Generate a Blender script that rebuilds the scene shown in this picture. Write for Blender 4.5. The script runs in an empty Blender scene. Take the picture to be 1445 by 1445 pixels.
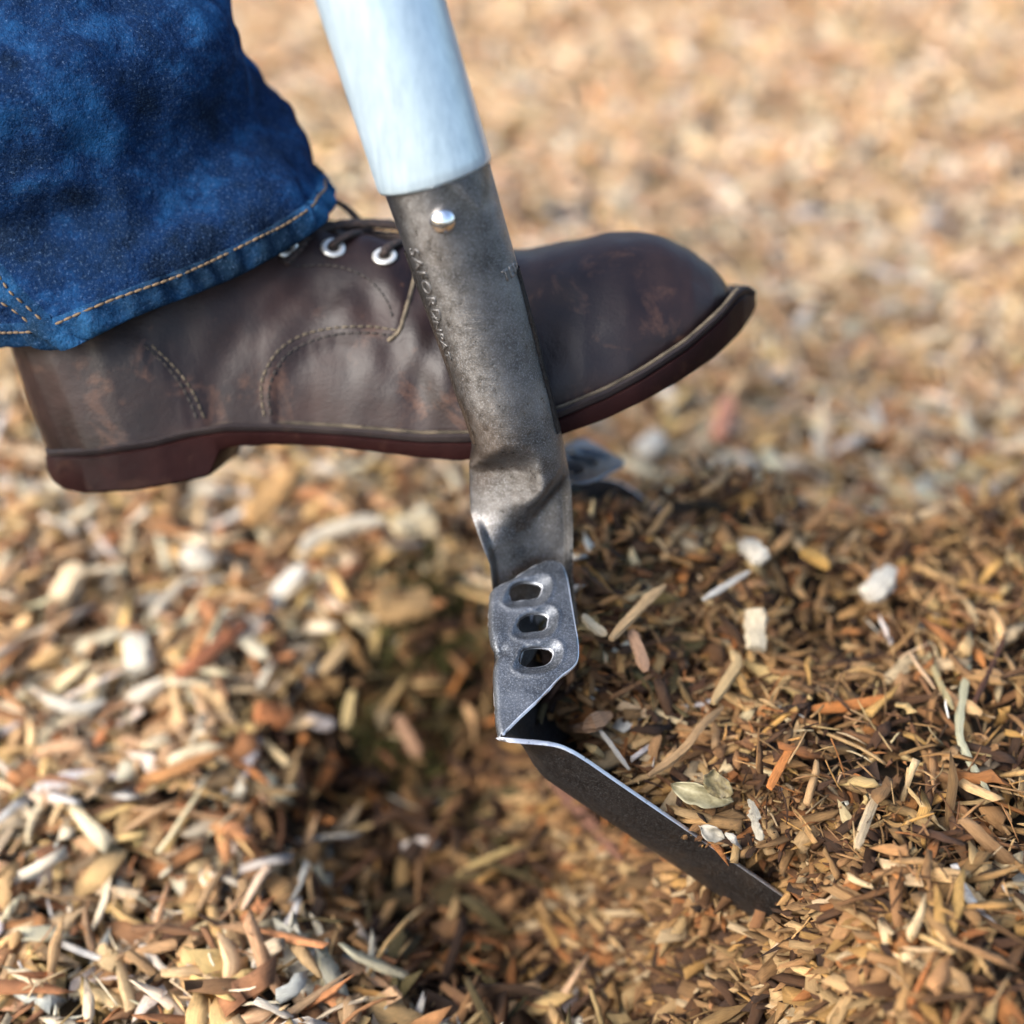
import bpy, bmesh, math, random
import numpy as np
from mathutils import Vector, Matrix, noise
from mathutils.bvhtree import BVHTree
from mathutils.geometry import delaunay_2d_cdt

random.seed(7); rng = np.random.default_rng(7)
S = bpy.context.scene
COL = S.collection
# ------------------------------------------------------------------ camera
PITCH = math.radians(36)
CAM = Vector((0, 0, .5))
cd = bpy.data.cameras.new('camera'); cam = bpy.data.objects.new('camera', cd); COL.objects.link(cam)
cam.location = CAM; cam.rotation_euler = (math.pi/2 - PITCH, 0, 0)
cd.lens = 50; cd.sensor_width = 36; cd.clip_start = .02; cd.clip_end = 500
cd.dof.use_dof = True; cd.dof.focus_distance = .540; cd.dof.aperture_fstop = 2.9
S.camera = cam
# ------------------------------------------------------------------ sky, sun, exposure
SUN_EL, SUN_AZ = math.radians(38), math.radians(-122)     # azimuth from +Y, negative = left
w = bpy.data.worlds.new('World'); S.world = w; w.use_nodes = True
nt = w.node_tree
sky = nt.nodes.new('ShaderNodeTexSky'); sky.sky_type = 'NISHITA'; sky.sun_disc = False
sky.sun_elevation = SUN_EL; sky.sun_rotation = SUN_AZ; sky.air_density = 1.0; sky.dust_density = 3.0; sky.ozone_density = 1.0
nt.links.new(sky.outputs[0], nt.nodes['Background'].inputs[0]); nt.nodes['Background'].inputs[1].default_value = .15
sl = bpy.data.lights.new('sun', 'SUN'); sl.energy = 2.0; sl.angle = math.radians(38); sl.color = (1, .98, .955)
sun = bpy.data.objects.new('sun', sl); COL.objects.link(sun)
sdir = Vector((math.sin(SUN_AZ)*math.cos(SUN_EL), math.cos(SUN_AZ)*math.cos(SUN_EL), math.sin(SUN_EL)))
sun.rotation_euler = sdir.to_track_quat('Z', 'Y').to_euler(); sun.location = sdir*3
S.view_settings.view_transform = 'Standard'; S.view_settings.look = 'None'
S.view_settings.exposure = 1.3; S.view_settings.gamma = 1; S.view_settings.use_curve_mapping = False
S.render.engine = 'CYCLES'
S.cycles.use_denoising = True
S.cycles.max_bounces = 6

K = .72/1445
R = Vector((1, 0, 0)); F = Vector((0, math.cos(PITCH), -math.sin(PITCH))); U = Vector((0, math.sin(PITCH), math.cos(PITCH)))
def W(px, py, d):
    """world point seen at photograph position (px, py) and at distance d along the optical axis"""
    return CAM + R*((px-722.5)*K*d) + U*(-(py-722.5)*K*d) + F*d
def PX(p):
    v = Vector(p)-CAM; d = v.dot(F)
    return (v.dot(R)/(K*d)+722.5, -v.dot(U)/(K*d)+722.5, d)
def CV(x, u, f): return R*x + U*u + F*f
def sm(a, b, x):
    t = np.clip((np.asarray(x, float)-a)/(b-a), 0, 1); return t*t*(3-2*t)
def interp(pts, x): return float(np.interp(x, [p[0] for p in pts], [p[1] for p in pts]))
def catmull(pts, n):
    pts = [np.array(p, float) for p in pts]; out = []
    P = [2*pts[0]-pts[1]] + pts + [2*pts[-1]-pts[-2]]
    for i in range(1, len(P)-2):
        for j in range(n):
            t = j/n
            out.append(.5*((2*P[i]) + (-P[i-1]+P[i+1])*t + (2*P[i-1]-5*P[i]+4*P[i+1]-P[i+2])*t*t + (-P[i-1]+3*P[i]-3*P[i+1]+P[i+2])*t**3))
    out.append(pts[-1]); return out

# ------------------------------------------------------------------ materials
def mat(name):
    m = bpy.data.materials.new(name); m.use_nodes = True
    return m, m.node_tree.nodes, m.node_tree.links, m.node_tree.nodes['Principled BSDF']
def N(ns, t, **k):
    n = ns.new(t)
    for a, b in k.items():
        if a in n.inputs: n.inputs[a].default_value = b
        else: setattr(n, a, b)
    return n
def ramp(ns, stops):
    r = ns.new('ShaderNodeValToRGB'); e = r.color_ramp.elements
    while len(e) < len(stops): e.new(.5)
    for i, (p, c) in enumerate(stops):
        e[i].position = p; e[i].color = (*c, 1) if len(c) == 3 else c
    return r
def noise_n(ns, ls, co, scale, detail=4, rough=.6, mapping=None, dist=0):
    n = N(ns, 'ShaderNodeTexNoise'); n.inputs['Scale'].default_value = scale; n.inputs['Detail'].default_value = detail
    n.inputs['Roughness'].default_value = rough; n.inputs['Distortion'].default_value = dist
    if mapping:
        mp = N(ns, 'ShaderNodeMapping'); mp.inputs['Scale'].default_value = mapping; ls.new(co, mp.inputs[0]); co = mp.outputs[0]
    ls.new(co, n.inputs['Vector']); return n.outputs['Fac']
def bump(ns, ls, h, strength, dist, normal=None):
    b = N(ns, 'ShaderNodeBump'); b.inputs['Strength'].default_value = strength; b.inputs['Distance'].default_value = dist
    ls.new(h, b.inputs['Height'])
    if normal is not None: ls.new(normal, b.inputs['Normal'])
    return b.outputs[0]
def mix(ns, ls, fac, a, b, bt='MIX'):
    m = ns.new('ShaderNodeMix'); m.data_type = 'RGBA'; m.blend_type = bt
    for sock, v in ((m.inputs[0], fac), (m.inputs[6], a), (m.inputs[7], b)):
        if hasattr(v, 'is_output'): ls.new(v, sock)
        elif isinstance(v, (int, float)): sock.default_value = v
        else: sock.default_value = (*v, 1)
    return m.outputs[2]

def steel(name, base, dark, rough=.42, speck=.6, fleck=(.5, .5, .5), metallic=.72, bumpd=.0003, brown=.5):
    m, ns, ls, b = mat(name)
    co = N(ns, 'ShaderNodeTexCoord').outputs['Object']
    big = noise_n(ns, ls, co, 45, 5, .6)
    fine = noise_n(ns, ls, co, 1500, 4, .8)
    mid = noise_n(ns, ls, co, 260, 4, .7)
    c1 = ramp(ns, [(.35, dark), (.62, base)]); ls.new(big, c1.inputs[0])
    f = ramp(ns, [(.50, (0, 0, 0)), (.64, (speck,)*3)]); ls.new(fine, f.inputs[0])
    c2 = mix(ns, ls, f.outputs[0], c1.outputs[0], fleck)
    rb = noise_n(ns, ls, co, 28, 3, .5); r2 = ramp(ns, [(.5, (0, 0, 0)), (.7, (brown,)*3)]); ls.new(rb, r2.inputs[0])
    c3 = mix(ns, ls, r2.outputs[0], c2, (.10, .065, .04))
    dk = ramp(ns, [(.26, (.5,)*3), (.42, (1,)*3)]); ls.new(mid, dk.inputs[0])
    c4 = mix(ns, ls, .8, c3, dk.outputs[0], 'MULTIPLY')
    ls.new(c4, b.inputs['Base Color'])
    b.inputs['Metallic'].default_value = metallic
    rr = ramp(ns, [(.3, (rough-.08,)*3), (.7, (rough+.16,)*3)]); ls.new(mid, rr.inputs[0]); ls.new(rr.outputs[0], b.inputs['Roughness'])
    n1 = bump(ns, ls, fine, .5, bumpd)
    # scratches
    w1 = noise_n(ns, ls, co, 60, 2, .4, mapping=(1, 1, 14)); sc = ramp(ns, [(.495, (0,)*3), (.5, (1,)*3), (.505, (0,)*3)]); ls.new(w1, sc.inputs[0])
    n2 = bump(ns, ls, sc.outputs[0], .25, .0003, n1)
    ls.new(bump(ns, ls, mid, .3, .0005, n2), b.inputs['Normal'])
    return m
M = {}; ANROT = .25
M['socket'] = steel('forged_steel', (.185, .178, .17), (.06, .056, .052), .33, .36, (.50, .52, .56), brown=.4)
_nt = M['socket'].node_tree; _tg = _nt.nodes.new('ShaderNodeTangent'); _tg.direction_type = 'RADIAL'; _tg.axis = 'Z'
_b = _nt.nodes['Principled BSDF']; _nt.links.new(_tg.outputs[0], _b.inputs['Tangent']); _b.inputs['Anisotropic'].default_value = .85; _b.inputs['Anisotropic Rotation'].default_value = ANROT; _b.inputs['Metallic'].default_value = .88
M['tread'] = steel('tread_steel', (.125, .135, .15), (.05, .055, .062), .38, .42, (.50, .53, .57), brown=.1)
M['blade'] = steel('blade_steel', (.014, .012, .0115), (.008, .0065, .006), .45, .2, (.2, .2, .2), brown=.3, metallic=.12)
M['blade'].node_tree.nodes['Principled BSDF'].inputs['Specular IOR Level'].default_value = .15
M['far_tread'] = steel('far_tread_steel', (.15, .18, .22), (.10, .12, .15), .5, .3, (.6, .6, .6), brown=.1)
M['letters'] = steel('stamped_face', (.20, .195, .19), (.11, .105, .10), .40, .2, (.6, .6, .6), brown=.1)
M['rim'] = steel('worn_edge_steel', (.72, .74, .78), (.5, .52, .56), .34, .3, (.85, .85, .85), brown=.05)
m, ns, ls, b = mat('galvanised_tube'); M['galv'] = m
co = N(ns, 'ShaderNodeTexCoord').outputs['Object']; nn = noise_n(ns, ls, co, 60, 6, .7, mapping=(6, 6, 1))
c = ramp(ns, [(.3, (.36, .46, .53)), (.7, (.52, .63, .69))]); ls.new(nn, c.inputs[0]); ls.new(c.outputs[0], b.inputs['Base Color'])
b.inputs['Metallic'].default_value = .35; b.inputs['Roughness'].default_value = .28; ls.new(bump(ns, ls, nn, .08, .0005), b.inputs['Normal'])
m, ns, ls, b = mat('polished_rivet'); M['rivet'] = m
b.inputs['Base Color'].default_value = (.9, .9, .9, 1); b.inputs['Metallic'].default_value = 1; b.inputs['Roughness'].default_value = .16
co = N(ns, 'ShaderNodeTexCoord').outputs['Object']; ls.new(bump(ns, ls, noise_n(ns, ls, co, 500, 3), .3, .0004), b.inputs['Normal'])
m, ns, ls, b = mat('eyelet_metal'); M['eyelet'] = m
b.inputs['Base Color'].default_value = (.74, .73, .68, 1); b.inputs['Metallic'].default_value = .6; b.inputs['Roughness'].default_value = .3

def leather(name, c_dark, c_mid, c_lite, rough=.42, scuff=1.0, spec=.32):
    m, ns, ls, b = mat(name)
    co = N(ns, 'ShaderNodeTexCoord').outputs['Object']
    big = noise_n(ns, ls, co, 16, 5, .62)
    c1 = ramp(ns, [(.3, c_dark), (.5, c_mid), (.72, c_lite)]); ls.new(big, c1.inputs[0])
    s = noise_n(ns, ls, co, 38, 6, .72, dist=.6); sr = ramp(ns, [(.55, (0,)*3), (.74, (.8*scuff,)*3)]); ls.new(s, sr.inputs[0])
    c2 = mix(ns, ls, sr.outputs[0], c1.outputs[0], (.12, .058, .034))
    d = noise_n(ns, ls, co, 9, 3, .5); dr = ramp(ns, [(.5, (0,)*3), (.75, (.20*scuff,)*3)]); ls.new(d, dr.inputs[0])
    c3 = mix(ns, ls, dr.outputs[0], c2, (.040, .038, .046))
    ls.new(c3, b.inputs['Base Color'])
    rr = ramp(ns, [(.3, (rough-.06,)*3), (.7, (rough+.2,)*3)]); ls.new(big, rr.inputs[0]); ls.new(rr.outputs[0], b.inputs['Roughness'])
    b.inputs['Specular IOR Level'].default_value = spec
    g = N(ns, 'ShaderNodeTexVoronoi'); g.inputs['Scale'].default_value = 900; ls.new(co, g.inputs['Vector'])
    n1 = bump(ns, ls, g.outputs['Distance'], .12, .0005)
    ls.new(bump(ns, ls, noise_n(ns, ls, co, 60, 5, .6), .28, .002, n1), b.inputs['Normal'])
    return m
M['leather'] = leather('brown_leather', (.0035, .0018, .0016), (.013, .0056, .005), (.034, .0155, .0125), .38, 1.0)
M['sole'] = leather('sole_rubber', (.005, .002, .002), (.013, .003, .003), (.024, .006, .005), .5, .3, .12)
M['welt'] = leather('welt_leather', (.010, .008, .009), (.020, .015, .016), (.045, .034, .03), .6, .4, .2)
m, ns, ls, b = mat('dusty_thread'); M['thread'] = m
co = N(ns, 'ShaderNodeTexCoord').outputs['Object']; c = ramp(ns, [(.35, (.045, .036, .025)), (.65, (.17, .135, .09))]); ls.new(noise_n(ns, ls, co, 120, 4), c.inputs[0])
ls.new(c.outputs[0], b.inputs['Base Color']); b.inputs['Roughness'].default_value = .85
m, ns, ls, b = mat('dark_thread'); M['dthread'] = m
co = N(ns, 'ShaderNodeTexCoord').outputs['Object']; c = ramp(ns, [(.35, (.012, .012, .012)), (.65, (.05, .04, .034))]); ls.new(noise_n(ns, ls, co, 300, 3), c.inputs[0])
ls.new(c.outputs[0], b.inputs['Base Color']); b.inputs['Roughness'].default_value = .8
m, ns, ls, b = mat('lace_cord'); M['lace'] = m
co = N(ns, 'ShaderNodeTexCoord').outputs['UV']; wv = N(ns, 'ShaderNodeTexNoise', Scale=40.0); ls.new(N(ns, 'ShaderNodeTexCoord').outputs['Object'], wv.inputs['Vector'])
wv.inputs['Scale'].default_value = 700
c = ramp(ns, [(.4, (.012, .009, .008)), (.62, (.05, .03, .024))]); ls.new(wv.outputs['Fac'], c.inputs[0]); ls.new(c.outputs[0], b.inputs['Base Color'])
b.inputs['Roughness'].default_value = .8; ls.new(bump(ns, ls, wv.outputs['Fac'], .6, .0006), b.inputs['Normal'])
m, ns, ls, b = mat('hem_thread'); M['hemthread'] = m
b.inputs['Base Color'].default_value = (.36, .19, .065, 1); b.inputs['Roughness'].default_value = .8
co = N(ns, 'ShaderNodeTexCoord').outputs['Object']; c = ramp(ns, [(.3, (.07, .05, .03)), (.7, (.19, .12, .062))]); ls.new(noise_n(ns, ls, co, 200, 3), c.inputs[0]); ls.new(c.outputs[0], b.inputs['Base Color'])

def denim(name, lighten=0.0):
    m, ns, ls, b = mat(name)
    uv = N(ns, 'ShaderNodeUVMap').outputs[0]; co = N(ns, 'ShaderNodeTexCoord').outputs['Object']
    L = lighten
    big = noise_n(ns, ls, co, 26, 6, .68)
    c1 = ramp(ns, [(.36, (.0003+L*.15, .002+L*.5, .009+L*.8)), (.5, (.0010+L*.2, .011+L*.8, .046+L*1.2)), (.66, (.010+L*.4, .066+L*1.2, .18+L*1.5))]); ls.new(big, c1.inputs[0])
    # twill: fine diagonal ribs along the cloth (uv in metres)
    mp = N(ns, 'ShaderNodeMapping'); mp.inputs['Rotation'].default_value = (0, 0, math.radians(62)); ls.new(uv, mp.inputs[0])
    wv = N(ns, 'ShaderNodeTexWave'); wv.inputs['Scale'].default_value = 640; wv.inputs['Distortion'].default_value = 2.0; wv.inputs['Detail'].default_value = 3; wv.inputs['Detail Scale'].default_value = 2
    ls.new(mp.outputs[0], wv.inputs['Vector'])
    tw = ramp(ns, [(.35, (0,)*3), (.85, (.08,)*3)]); ls.new(wv.outputs['Fac'], tw.inputs[0])
    c2 = mix(ns, ls, tw.outputs[0], c1.outputs[0], (.10, .24, .50))
    fl = noise_n(ns, ls, uv, 1100, 4, .85, mapping=(1, .6, 1)); fr = ramp(ns, [(.56, (0,)*3), (.74, (.45,)*3)]); ls.new(fl, fr.inputs[0])
    c3 = mix(ns, ls, fr.outputs[0], c2, (.20, .32, .52))
    ls.new(c3, b.inputs['Base Color']); b.inputs['Roughness'].default_value = .95; b.inputs['Specular IOR Level'].default_value = .06
    n1 = bump(ns, ls, wv.outputs['Fac'], .15, .0003); ls.new(bump(ns, ls, noise_n(ns, ls, co, 60, 6, .7), .9, .005, n1), b.inputs['Normal'])
    return m
M['denim'] = denim('denim'); M['denim_hem'] = denim('denim_worn', .02)

# mulch: colour per chip + grain running along each chip
m, ns, ls, b = mat('wood_chips'); M['chip'] = m
a = N(ns, 'ShaderNodeAttribute'); a.attribute_name = 'chip_colour'; g = N(ns, 'ShaderNodeAttribute'); g.attribute_name = 'grain'
gr = noise_n(ns, ls, g.outputs['Vector'], 9, 4, .65, mapping=(.22, 2.8, 1)); rr = ramp(ns, [(.32, (.34, .27, .20)), (.46, (.95, .92, .87)), (.66, (1.4, 1.38, 1.33))]); ls.new(gr, rr.inputs[0])
c1 = mix(ns, ls, .85, a.outputs['Color'], rr.outputs[0], 'MULTIPLY')
co = N(ns, 'ShaderNodeTexCoord').outputs['Object']; dn = noise_n(ns, ls, co, 160, 5, .7); dr = ramp(ns, [(.58, (0,)*3), (.74, (.55,)*3)]); ls.new(dn, dr.inputs[0])
c2 = mix(ns, ls, dr.outputs[0], c1, (.09, .055, .03))
ls.new(c2, b.inputs['Base Color']); b.inputs['Roughness'].default_value = .72; b.inputs['Specular IOR Level'].default_value = .35
ls.new(bump(ns, ls, gr, .8, .0012), b.inputs['Normal'])
m, ns, ls, b = mat('soil'); M['soil'] = m
co = N(ns, 'ShaderNodeTexCoord').outputs['Object']; n0 = noise_n(ns, ls, co, 140, 8, .75)
n9 = noise_n(ns, ls, co, 14, 4, .6)
c = ramp(ns, [(.32, (.012, .007, .004)), (.52, (.045, .026, .014)), (.70, (.16, .10, .055))]); ls.new(n0, c.inputs[0])
c9 = mix(ns, ls, n9, c.outputs[0], (.05, .045, .012)); c10 = mix(ns, ls, .5, c.outputs[0], c9)
ls.new(c10, b.inputs['Base Color']); b.inputs['Roughness'].default_value = .9; ls.new(bump(ns, ls, n0, 1, .006), b.inputs['Normal'])
def plain(name, c0, c1, rough=.7, sc=160, tr=0):
    m, ns, ls, b = mat(name); co = N(ns, 'ShaderNodeTexCoord').outputs['Object']; n0 = noise_n(ns, ls, co, sc, 5, .65)
    c = ramp(ns, [(.35, c0), (.66, c1)]); ls.new(n0, c.inputs[0]); ls.new(c.outputs[0], b.inputs['Base Color']); b.inputs['Roughness'].default_value = rough
    ls.new(bump(ns, ls, n0, .5, .0012), b.inputs['Normal']); return m
M['leaf'] = plain('dry_leaf', (.16, .14, .075), (.42, .38, .24), .5)
M['leaf_brown'] = plain('brown_leaf', (.06, .045, .02), (.20, .16, .07), .6, 300)
M['leaf_pale'] = plain('pale_leaf', (.16, .15, .12), (.34, .31, .25), .5)
M['moss'] = plain('moss', (.045, .042, .010), (.12, .105, .022), .9)

# ------------------------------------------------------------------ mesh helpers
def mesh_obj(name, verts, faces, material, parent=None, smooth=True, uvs=None):
    me = bpy.data.meshes.new(name); me.from_pydata([tuple(v) for v in verts], [], faces); me.update()
    if uvs is not None:
        uvl = me.uv_layers.new(name='UVMap')
        for lp in me.loops: uvl.data[lp.index].uv = uvs[lp.vertex_index]
    if smooth: me.shade_smooth()
    me.materials.append(material)
    o = bpy.data.objects.new(name, me); COL.objects.link(o)
    if parent is not None: o.parent = parent
    return o
def thing(o, label, cat, group=None):
    o['label'] = label; o['category'] = cat
    if group: o['group'] = group
    return o
def empty(name, label, cat):
    o = bpy.data.objects.new(name, None); COL.objects.link(o); o.empty_display_size = .02; return thing(o, label, cat)
def grid_faces(nr, nc, closed=False, off=0):
    f = []
    for i in range(nr-1):
        for j in range(nc if closed else nc-1):
            k = (j+1) % nc; f.append((off+i*nc+j, off+i*nc+k, off+(i+1)*nc+k, off+(i+1)*nc+j))
    return f
def tube(pts, rad, n=8, cap=True):
    """list of points -> (verts, faces)"""
    vs, fs = [], []; pts = [Vector(p) for p in pts]; up = Vector((.13, .31, .94))
    for i, p in enumerate(pts):
        t = (pts[min(i+1, len(pts)-1)]-pts[max(i-1, 0)]).normalized(); a = t.cross(up).normalized(); b2 = t.cross(a)
        r = rad[i] if hasattr(rad, '__len__') else rad
        for j in range(n):
            q = 2*math.pi*j/n; vs.append(p+a*(r*math.cos(q))+b2*(r*math.sin(q)))
    fs = grid_faces(len(pts), n, True)
    if cap: fs.append(tuple(range(n))[::-1]); fs.append(tuple((len(pts)-1)*n+j for j in range(n)))
    return vs, fs
def join(parts):
    V, Fc = [], []
    for v, f in parts:
        o = len(V); V += list(v); Fc += [tuple(i+o for i in q) for q in f]
    return V, Fc
def bvh(o):
    me = o.data; return BVHTree.FromPolygons([v.co.copy() for v in me.vertices], [tuple(p.vertices) for p in me.polygons])
def sheet_solid(V, Fc, th, direction=None):
    """thicken an open sheet (verts, faces) by th against its normals"""
    me = bpy.data.meshes.new('t'); me.from_pydata([tuple(v) for v in V], [], Fc); bm = bmesh.new(); bm.from_mesh(me)
    bmesh.ops.recalc_face_normals(bm, faces=bm.faces); bm.normal_update()
    n = sum((f.normal*f.calc_area() for f in bm.faces), Vector())
    if direction is not None and n.dot(direction) < 0: bmesh.ops.reverse_faces(bm, faces=bm.faces); bm.normal_update()
    bmesh.ops.solidify(bm, geom=bm.faces[:], thickness=th)
    return bm, me
def bm_obj(name, bm, material, parent=None, smooth=True):
    me = bpy.data.meshes.new(name); bm.to_mesh(me); bm.free()
    if smooth: me.shade_smooth()
    me.materials.append(material); o = bpy.data.objects.new(name, me); COL.objects.link(o)
    if parent is not None: o.parent = parent
    return o

# ================================================================== SHOVEL
shovel = empty('shovel', 'forged steel shovel with crooked socket standing in the mulch in front of the boot', 'shovel')
# ---- socket: tube that opens and flattens into the frog above the blade
AX = [(-60, 526, .478), (240, 613, .515), (350, 648, .5275), (450, 680, .5395), (540, 707, .550), (600, 724.5, .558), (640, 733, .563), (700, 738, .571), (760, 747, .578), (830, 752, .585), (900, 758, .592)]
def axis(y): return interp([(a[0], a[1]) for a in AX], y), interp([(a[0], a[2]) for a in AX], y)
HW = [(240, .0199), (600, .0176), (640, .0181), (700, .0196), (760, .0182), (830, .0172), (900, .0178)]
AXD = (W(724.5, 600, .558)-W(613, 240, .515)).normalized()       # direction down the tube
SIDE = F.cross(AXD).normalized()
if SIDE.dot(R) < 0: SIDE = -SIDE
FRONT = SIDE.cross(AXD).normalized()
if FRONT.dot(F) > 0: FRONT = -FRONT
def tube_pt(y, ang, extra=0.0):
    """ang 0 = facing the camera, + to the right"""
    ax, d = axis(y); r = interp(HW, y)+extra
    return W(ax, y, d) + SIDE*(r*math.sin(ang)) + FRONT*(r*math.cos(ang))
NU = 72
def socket_rings():
    V = []; ys = list(np.arange(198, 560, 12))+list(np.arange(560, 902, 4)); n = 0
    for y in ys:
        ax, d = axis(y); r = interp(HW, y); c = W(ax, y, d)
        ring = []
        for side in (0, 1):
            for j in range(NU):
                a = (-math.pi/2 + math.pi*j/NU) if side == 0 else (math.pi/2 + math.pi*j/NU)
                u = math.sin(a)
                circ = r*math.cos(a)
                # the tube collapses: first the left flank caves in, then the whole front becomes a flat dished frog
                tt_ = float(sm(-.30, .55, u)); mid = r*(-.06+.56*(u+1)**1.15)*(1-tt_)+circ*.93*tt_
                mid -= r*.12*math.exp(-((u-.10)/.24)**2)
                low = r*(.20-.20*u) - .0035*float(sm(720, 860, y)) + r*.30*float(sm(-.80, -1.0, u)) + r*.12*float(sm(.8, 1.0, u)) - r*.07*math.sin((u+.2)*4)
                w1 = float(sm(600+12*abs(u+.3), 646+12*(u+1), y)); yb = 726-38*max(0, u)-6*u; w2 = float(sm(yb-34, yb+16, y))
                off = circ*(1-w1)+mid*w1; off = off*(1-w2)+low*w2; off += .0005*math.sin(y*.05+u*3)*(1-u*u)*w1
                if side == 1:
                    ww = max(w1*.0, w2); off = (-circ if False else circ)*(1-ww)+(low-.0026)*ww
                    if math.cos(a) <= 0 and ww < 1: off = min(off, circ*(1-ww)+(low-.0026)*ww)
                lat = r*u + min(0, u)*.0026*float(sm(606, 640, y))*(1-float(sm(690, 770, y)))
                p = c + SIDE*lat + FRONT*off
                ring.append(p)
        V += ring; n += 1
    return V, grid_faces(n, 2*NU, True)
V, Fc = socket_rings()
# rolled seam edges of the socket (the metal overlaps at both flanks)
sock = mesh_obj('socket', V, Fc, M['socket'], shovel)
def seam(y0, y1, a0, a1, w_, name, h=.0007):
    vs = []; ys = np.linspace(y0, y1, 40)
    for y in ys:
        t = (y-y0)/(y1-y0); a = a0+(a1-a0)*t+.012*math.sin(y*.08)+.006*math.sin(y*.31)
        for k, (da, e) in enumerate(((-.05*w_, -.0006), (0, h), (.35*w_, h*1.1), (.7*w_, h*.6), (1.0*w_, -.0006))): vs.append(tube_pt(y, a+da, e))
    return mesh_obj(name, vs, grid_faces(len(ys), 5), M['blade'], sock)
seam(395, 618, 1.18, 1.05, .42, 'rolled_edge')
seam(330, 600, -1.50, -1.26, .14, 'rolled_edge')
# ---- galvanised handle tube pushed over the top
vs = []; ys = np.linspace(238, -120, 30)
p0 = W(613, 245, .5156); 
ring0 = []
def along(s, ang, r): return p0 - AXD*s + SIDE*(r*math.sin(ang)) + FRONT*(r*math.cos(ang))
for s, r in ((.002, .0203), (-.0004, .0206), (-.0006, .0212), (0.0006, .0216), (.004, .0216), (.05, .0216), (.15, .0216), (.30, .0216)):
    for j in range(64): vs.append(along(s-.0, 2*math.pi*j/64, r-.0001))
mesh_obj('handle_tube', vs, grid_faces(8, 64, True), M['galv'], shovel)
# ---- rivet
rv = W(625, 311, .5); 
# point on tube surface under pixel (625,311)
sb = bvh(sock)
def hit(b, px, py):
    d = (W(px, py, 1)-CAM).normalized(); h = b.ray_cast(CAM, d); return h
def dome(px, py, rad, height, base, mname, parent, b, name):
    h = hit(b, px, py); c, n = h[0], h[1].normalized()
    if n.dot(F) > 0: n = -n
    t = n.orthogonal().normalized(); q = n.cross(t); vs = []; prof = [(1.04, -.0012), (1.04, .0003), (1.0, .0010)] + [(math.cos(a), math.sin(a)) for a in np.linspace(.15, 1.5, 9)]
    for k, (rr, hh) in enumerate(prof):
        z = hh if k < 3 else .0009+height*hh
        for j in range(28):
            a = 2*math.pi*j/28; vs.append(c+(t*math.cos(a)+q*math.sin(a))*(rad*rr)+n*z)
    f = grid_faces(len(prof), 28, True); f.append(tuple((len(prof)-1)*28+j for j in range(28)))
    return mesh_obj(name, vs, f, mname, parent), c, n
rivet, rc, rn = dome(625, 311, .0047, .0036, 0, M['rivet'], shovel, sb, 'rivet')
# ---- stamped writing, wrapped round the tube
def stamp(text, size, y_at, ang0, along_axis, name, aspect=1.0):
    c = bpy.data.curves.new(name, 'FONT'); c.body = text; c.size = size; c.offset = size*.012; c.extrude = 0; c.resolution_u = 3
    c.space_character = 1.08
    o = bpy.data.objects.new(name, c); COL.objects.link(o); dg = bpy.context.evaluated_depsgraph_get(); dg.update()
    me = bpy.data.meshes.new_from_object(o.evaluated_get(dg)); bpy.data.objects.remove(o)
    bm = bmesh.new(); bm.from_mesh(me)
    bmesh.ops.subdivide_edges(bm, edges=[e for e in bm.edges if e.calc_length() > size*.3], cuts=2)
    ex = bmesh.ops.extrude_face_region(bm, geom=bm.faces[:]); top = [v for v in ex['geom'] if isinstance(v, bmesh.types.BMVert)]
    tops = set(top); m2px = 1/(K*.53)
    for v in bm.verts:
        x, y = v.co.x*aspect, v.co.y; e = .00032 if v in tops else -.0004
        if along_axis: yy, an = y_at + x*m2px*.80, ang0 + y/.019
        else: yy, an = y_at - y*m2px*.88, ang0 + x/.019
        v.co = tube_pt(yy, an, e)
    bmesh.ops.recalc_face_normals(bm, faces=bm.faces)
    return bm_obj(name, bm, M['letters'], sock, False)
stamp('SAFORD', .0075, 322, -1.13, True, 'stamped_lettering', 1.15)
stamp('INPAT', .0058, 418, -1.21, True, 'stamped_lettering', 1.2)
stamp('TEM', .0066, 398, .66, False, 'stamped_lettering', .95)
# ---- near tread: folded plate with three punched slots
LAT = (CV(-.014, -.043, -.065)).normalized()            # towards the near shoulder
A3 = W(690, 832, .566); S3 = W(705, 1040, .525); C3 = W(785, 790, .576)
PN = (S3-A3).cross(C3-A3).normalized()
if PN.dot(F) > 0: PN = -PN
def on_plate(px, py):
    d = (W(px, py, 1)-CAM); t = (A3-CAM).dot(PN)/d.dot(PN); return CAM+d*t
OUT = [(691, 832), (720, 819), (745, 803), (768, 791.5), (782, 790), (793, 796), (800, 812), (806, 846), (812, 882), (816.5, 908), (816, 930), (808, 943), (790, 957), (765, 983), (735, 1010), (716, 1029), (705, 1040), (700.5, 1030), (698, 1010), (697, 985), (695, 958), (696, 938), (699, 928), (697, 918), (692, 908), (689, 890), (688.5, 870), (689, 850)]
OUT = [tuple(p) for p in catmull(OUT+[OUT[0]], 5)][:-1]
SLOTS = [((742, 832.5), 22, 11.5, -6), ((753, 878), 20, 11.5, -6), ((757, 926), 22, 12.0, -3)]
def slot_pts(c, a, b_, rot, grow=0, n=26, shift=(0, 0)):
    out = []; rr = math.radians(rot)
    for j in range(n):
        t = 2*math.pi*j/n; ct, st = math.cos(t), math.sin(t)
        x = (a+grow)*math.copysign(abs(ct)**.62, ct); y = (b_+grow)*math.copysign(abs(st)**.62, st)
        x -= .25*y
        x *= 1+.03*math.sin(5*t+c[1]); y *= 1+.06*math.sin(3*t+c[0])
        out.append((c[0]+shift[0]+x*math.cos(rr)-y*math.sin(rr), c[1]+shift[1]+x*math.sin(rr)+y*math.cos(rr)))
    return out
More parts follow.
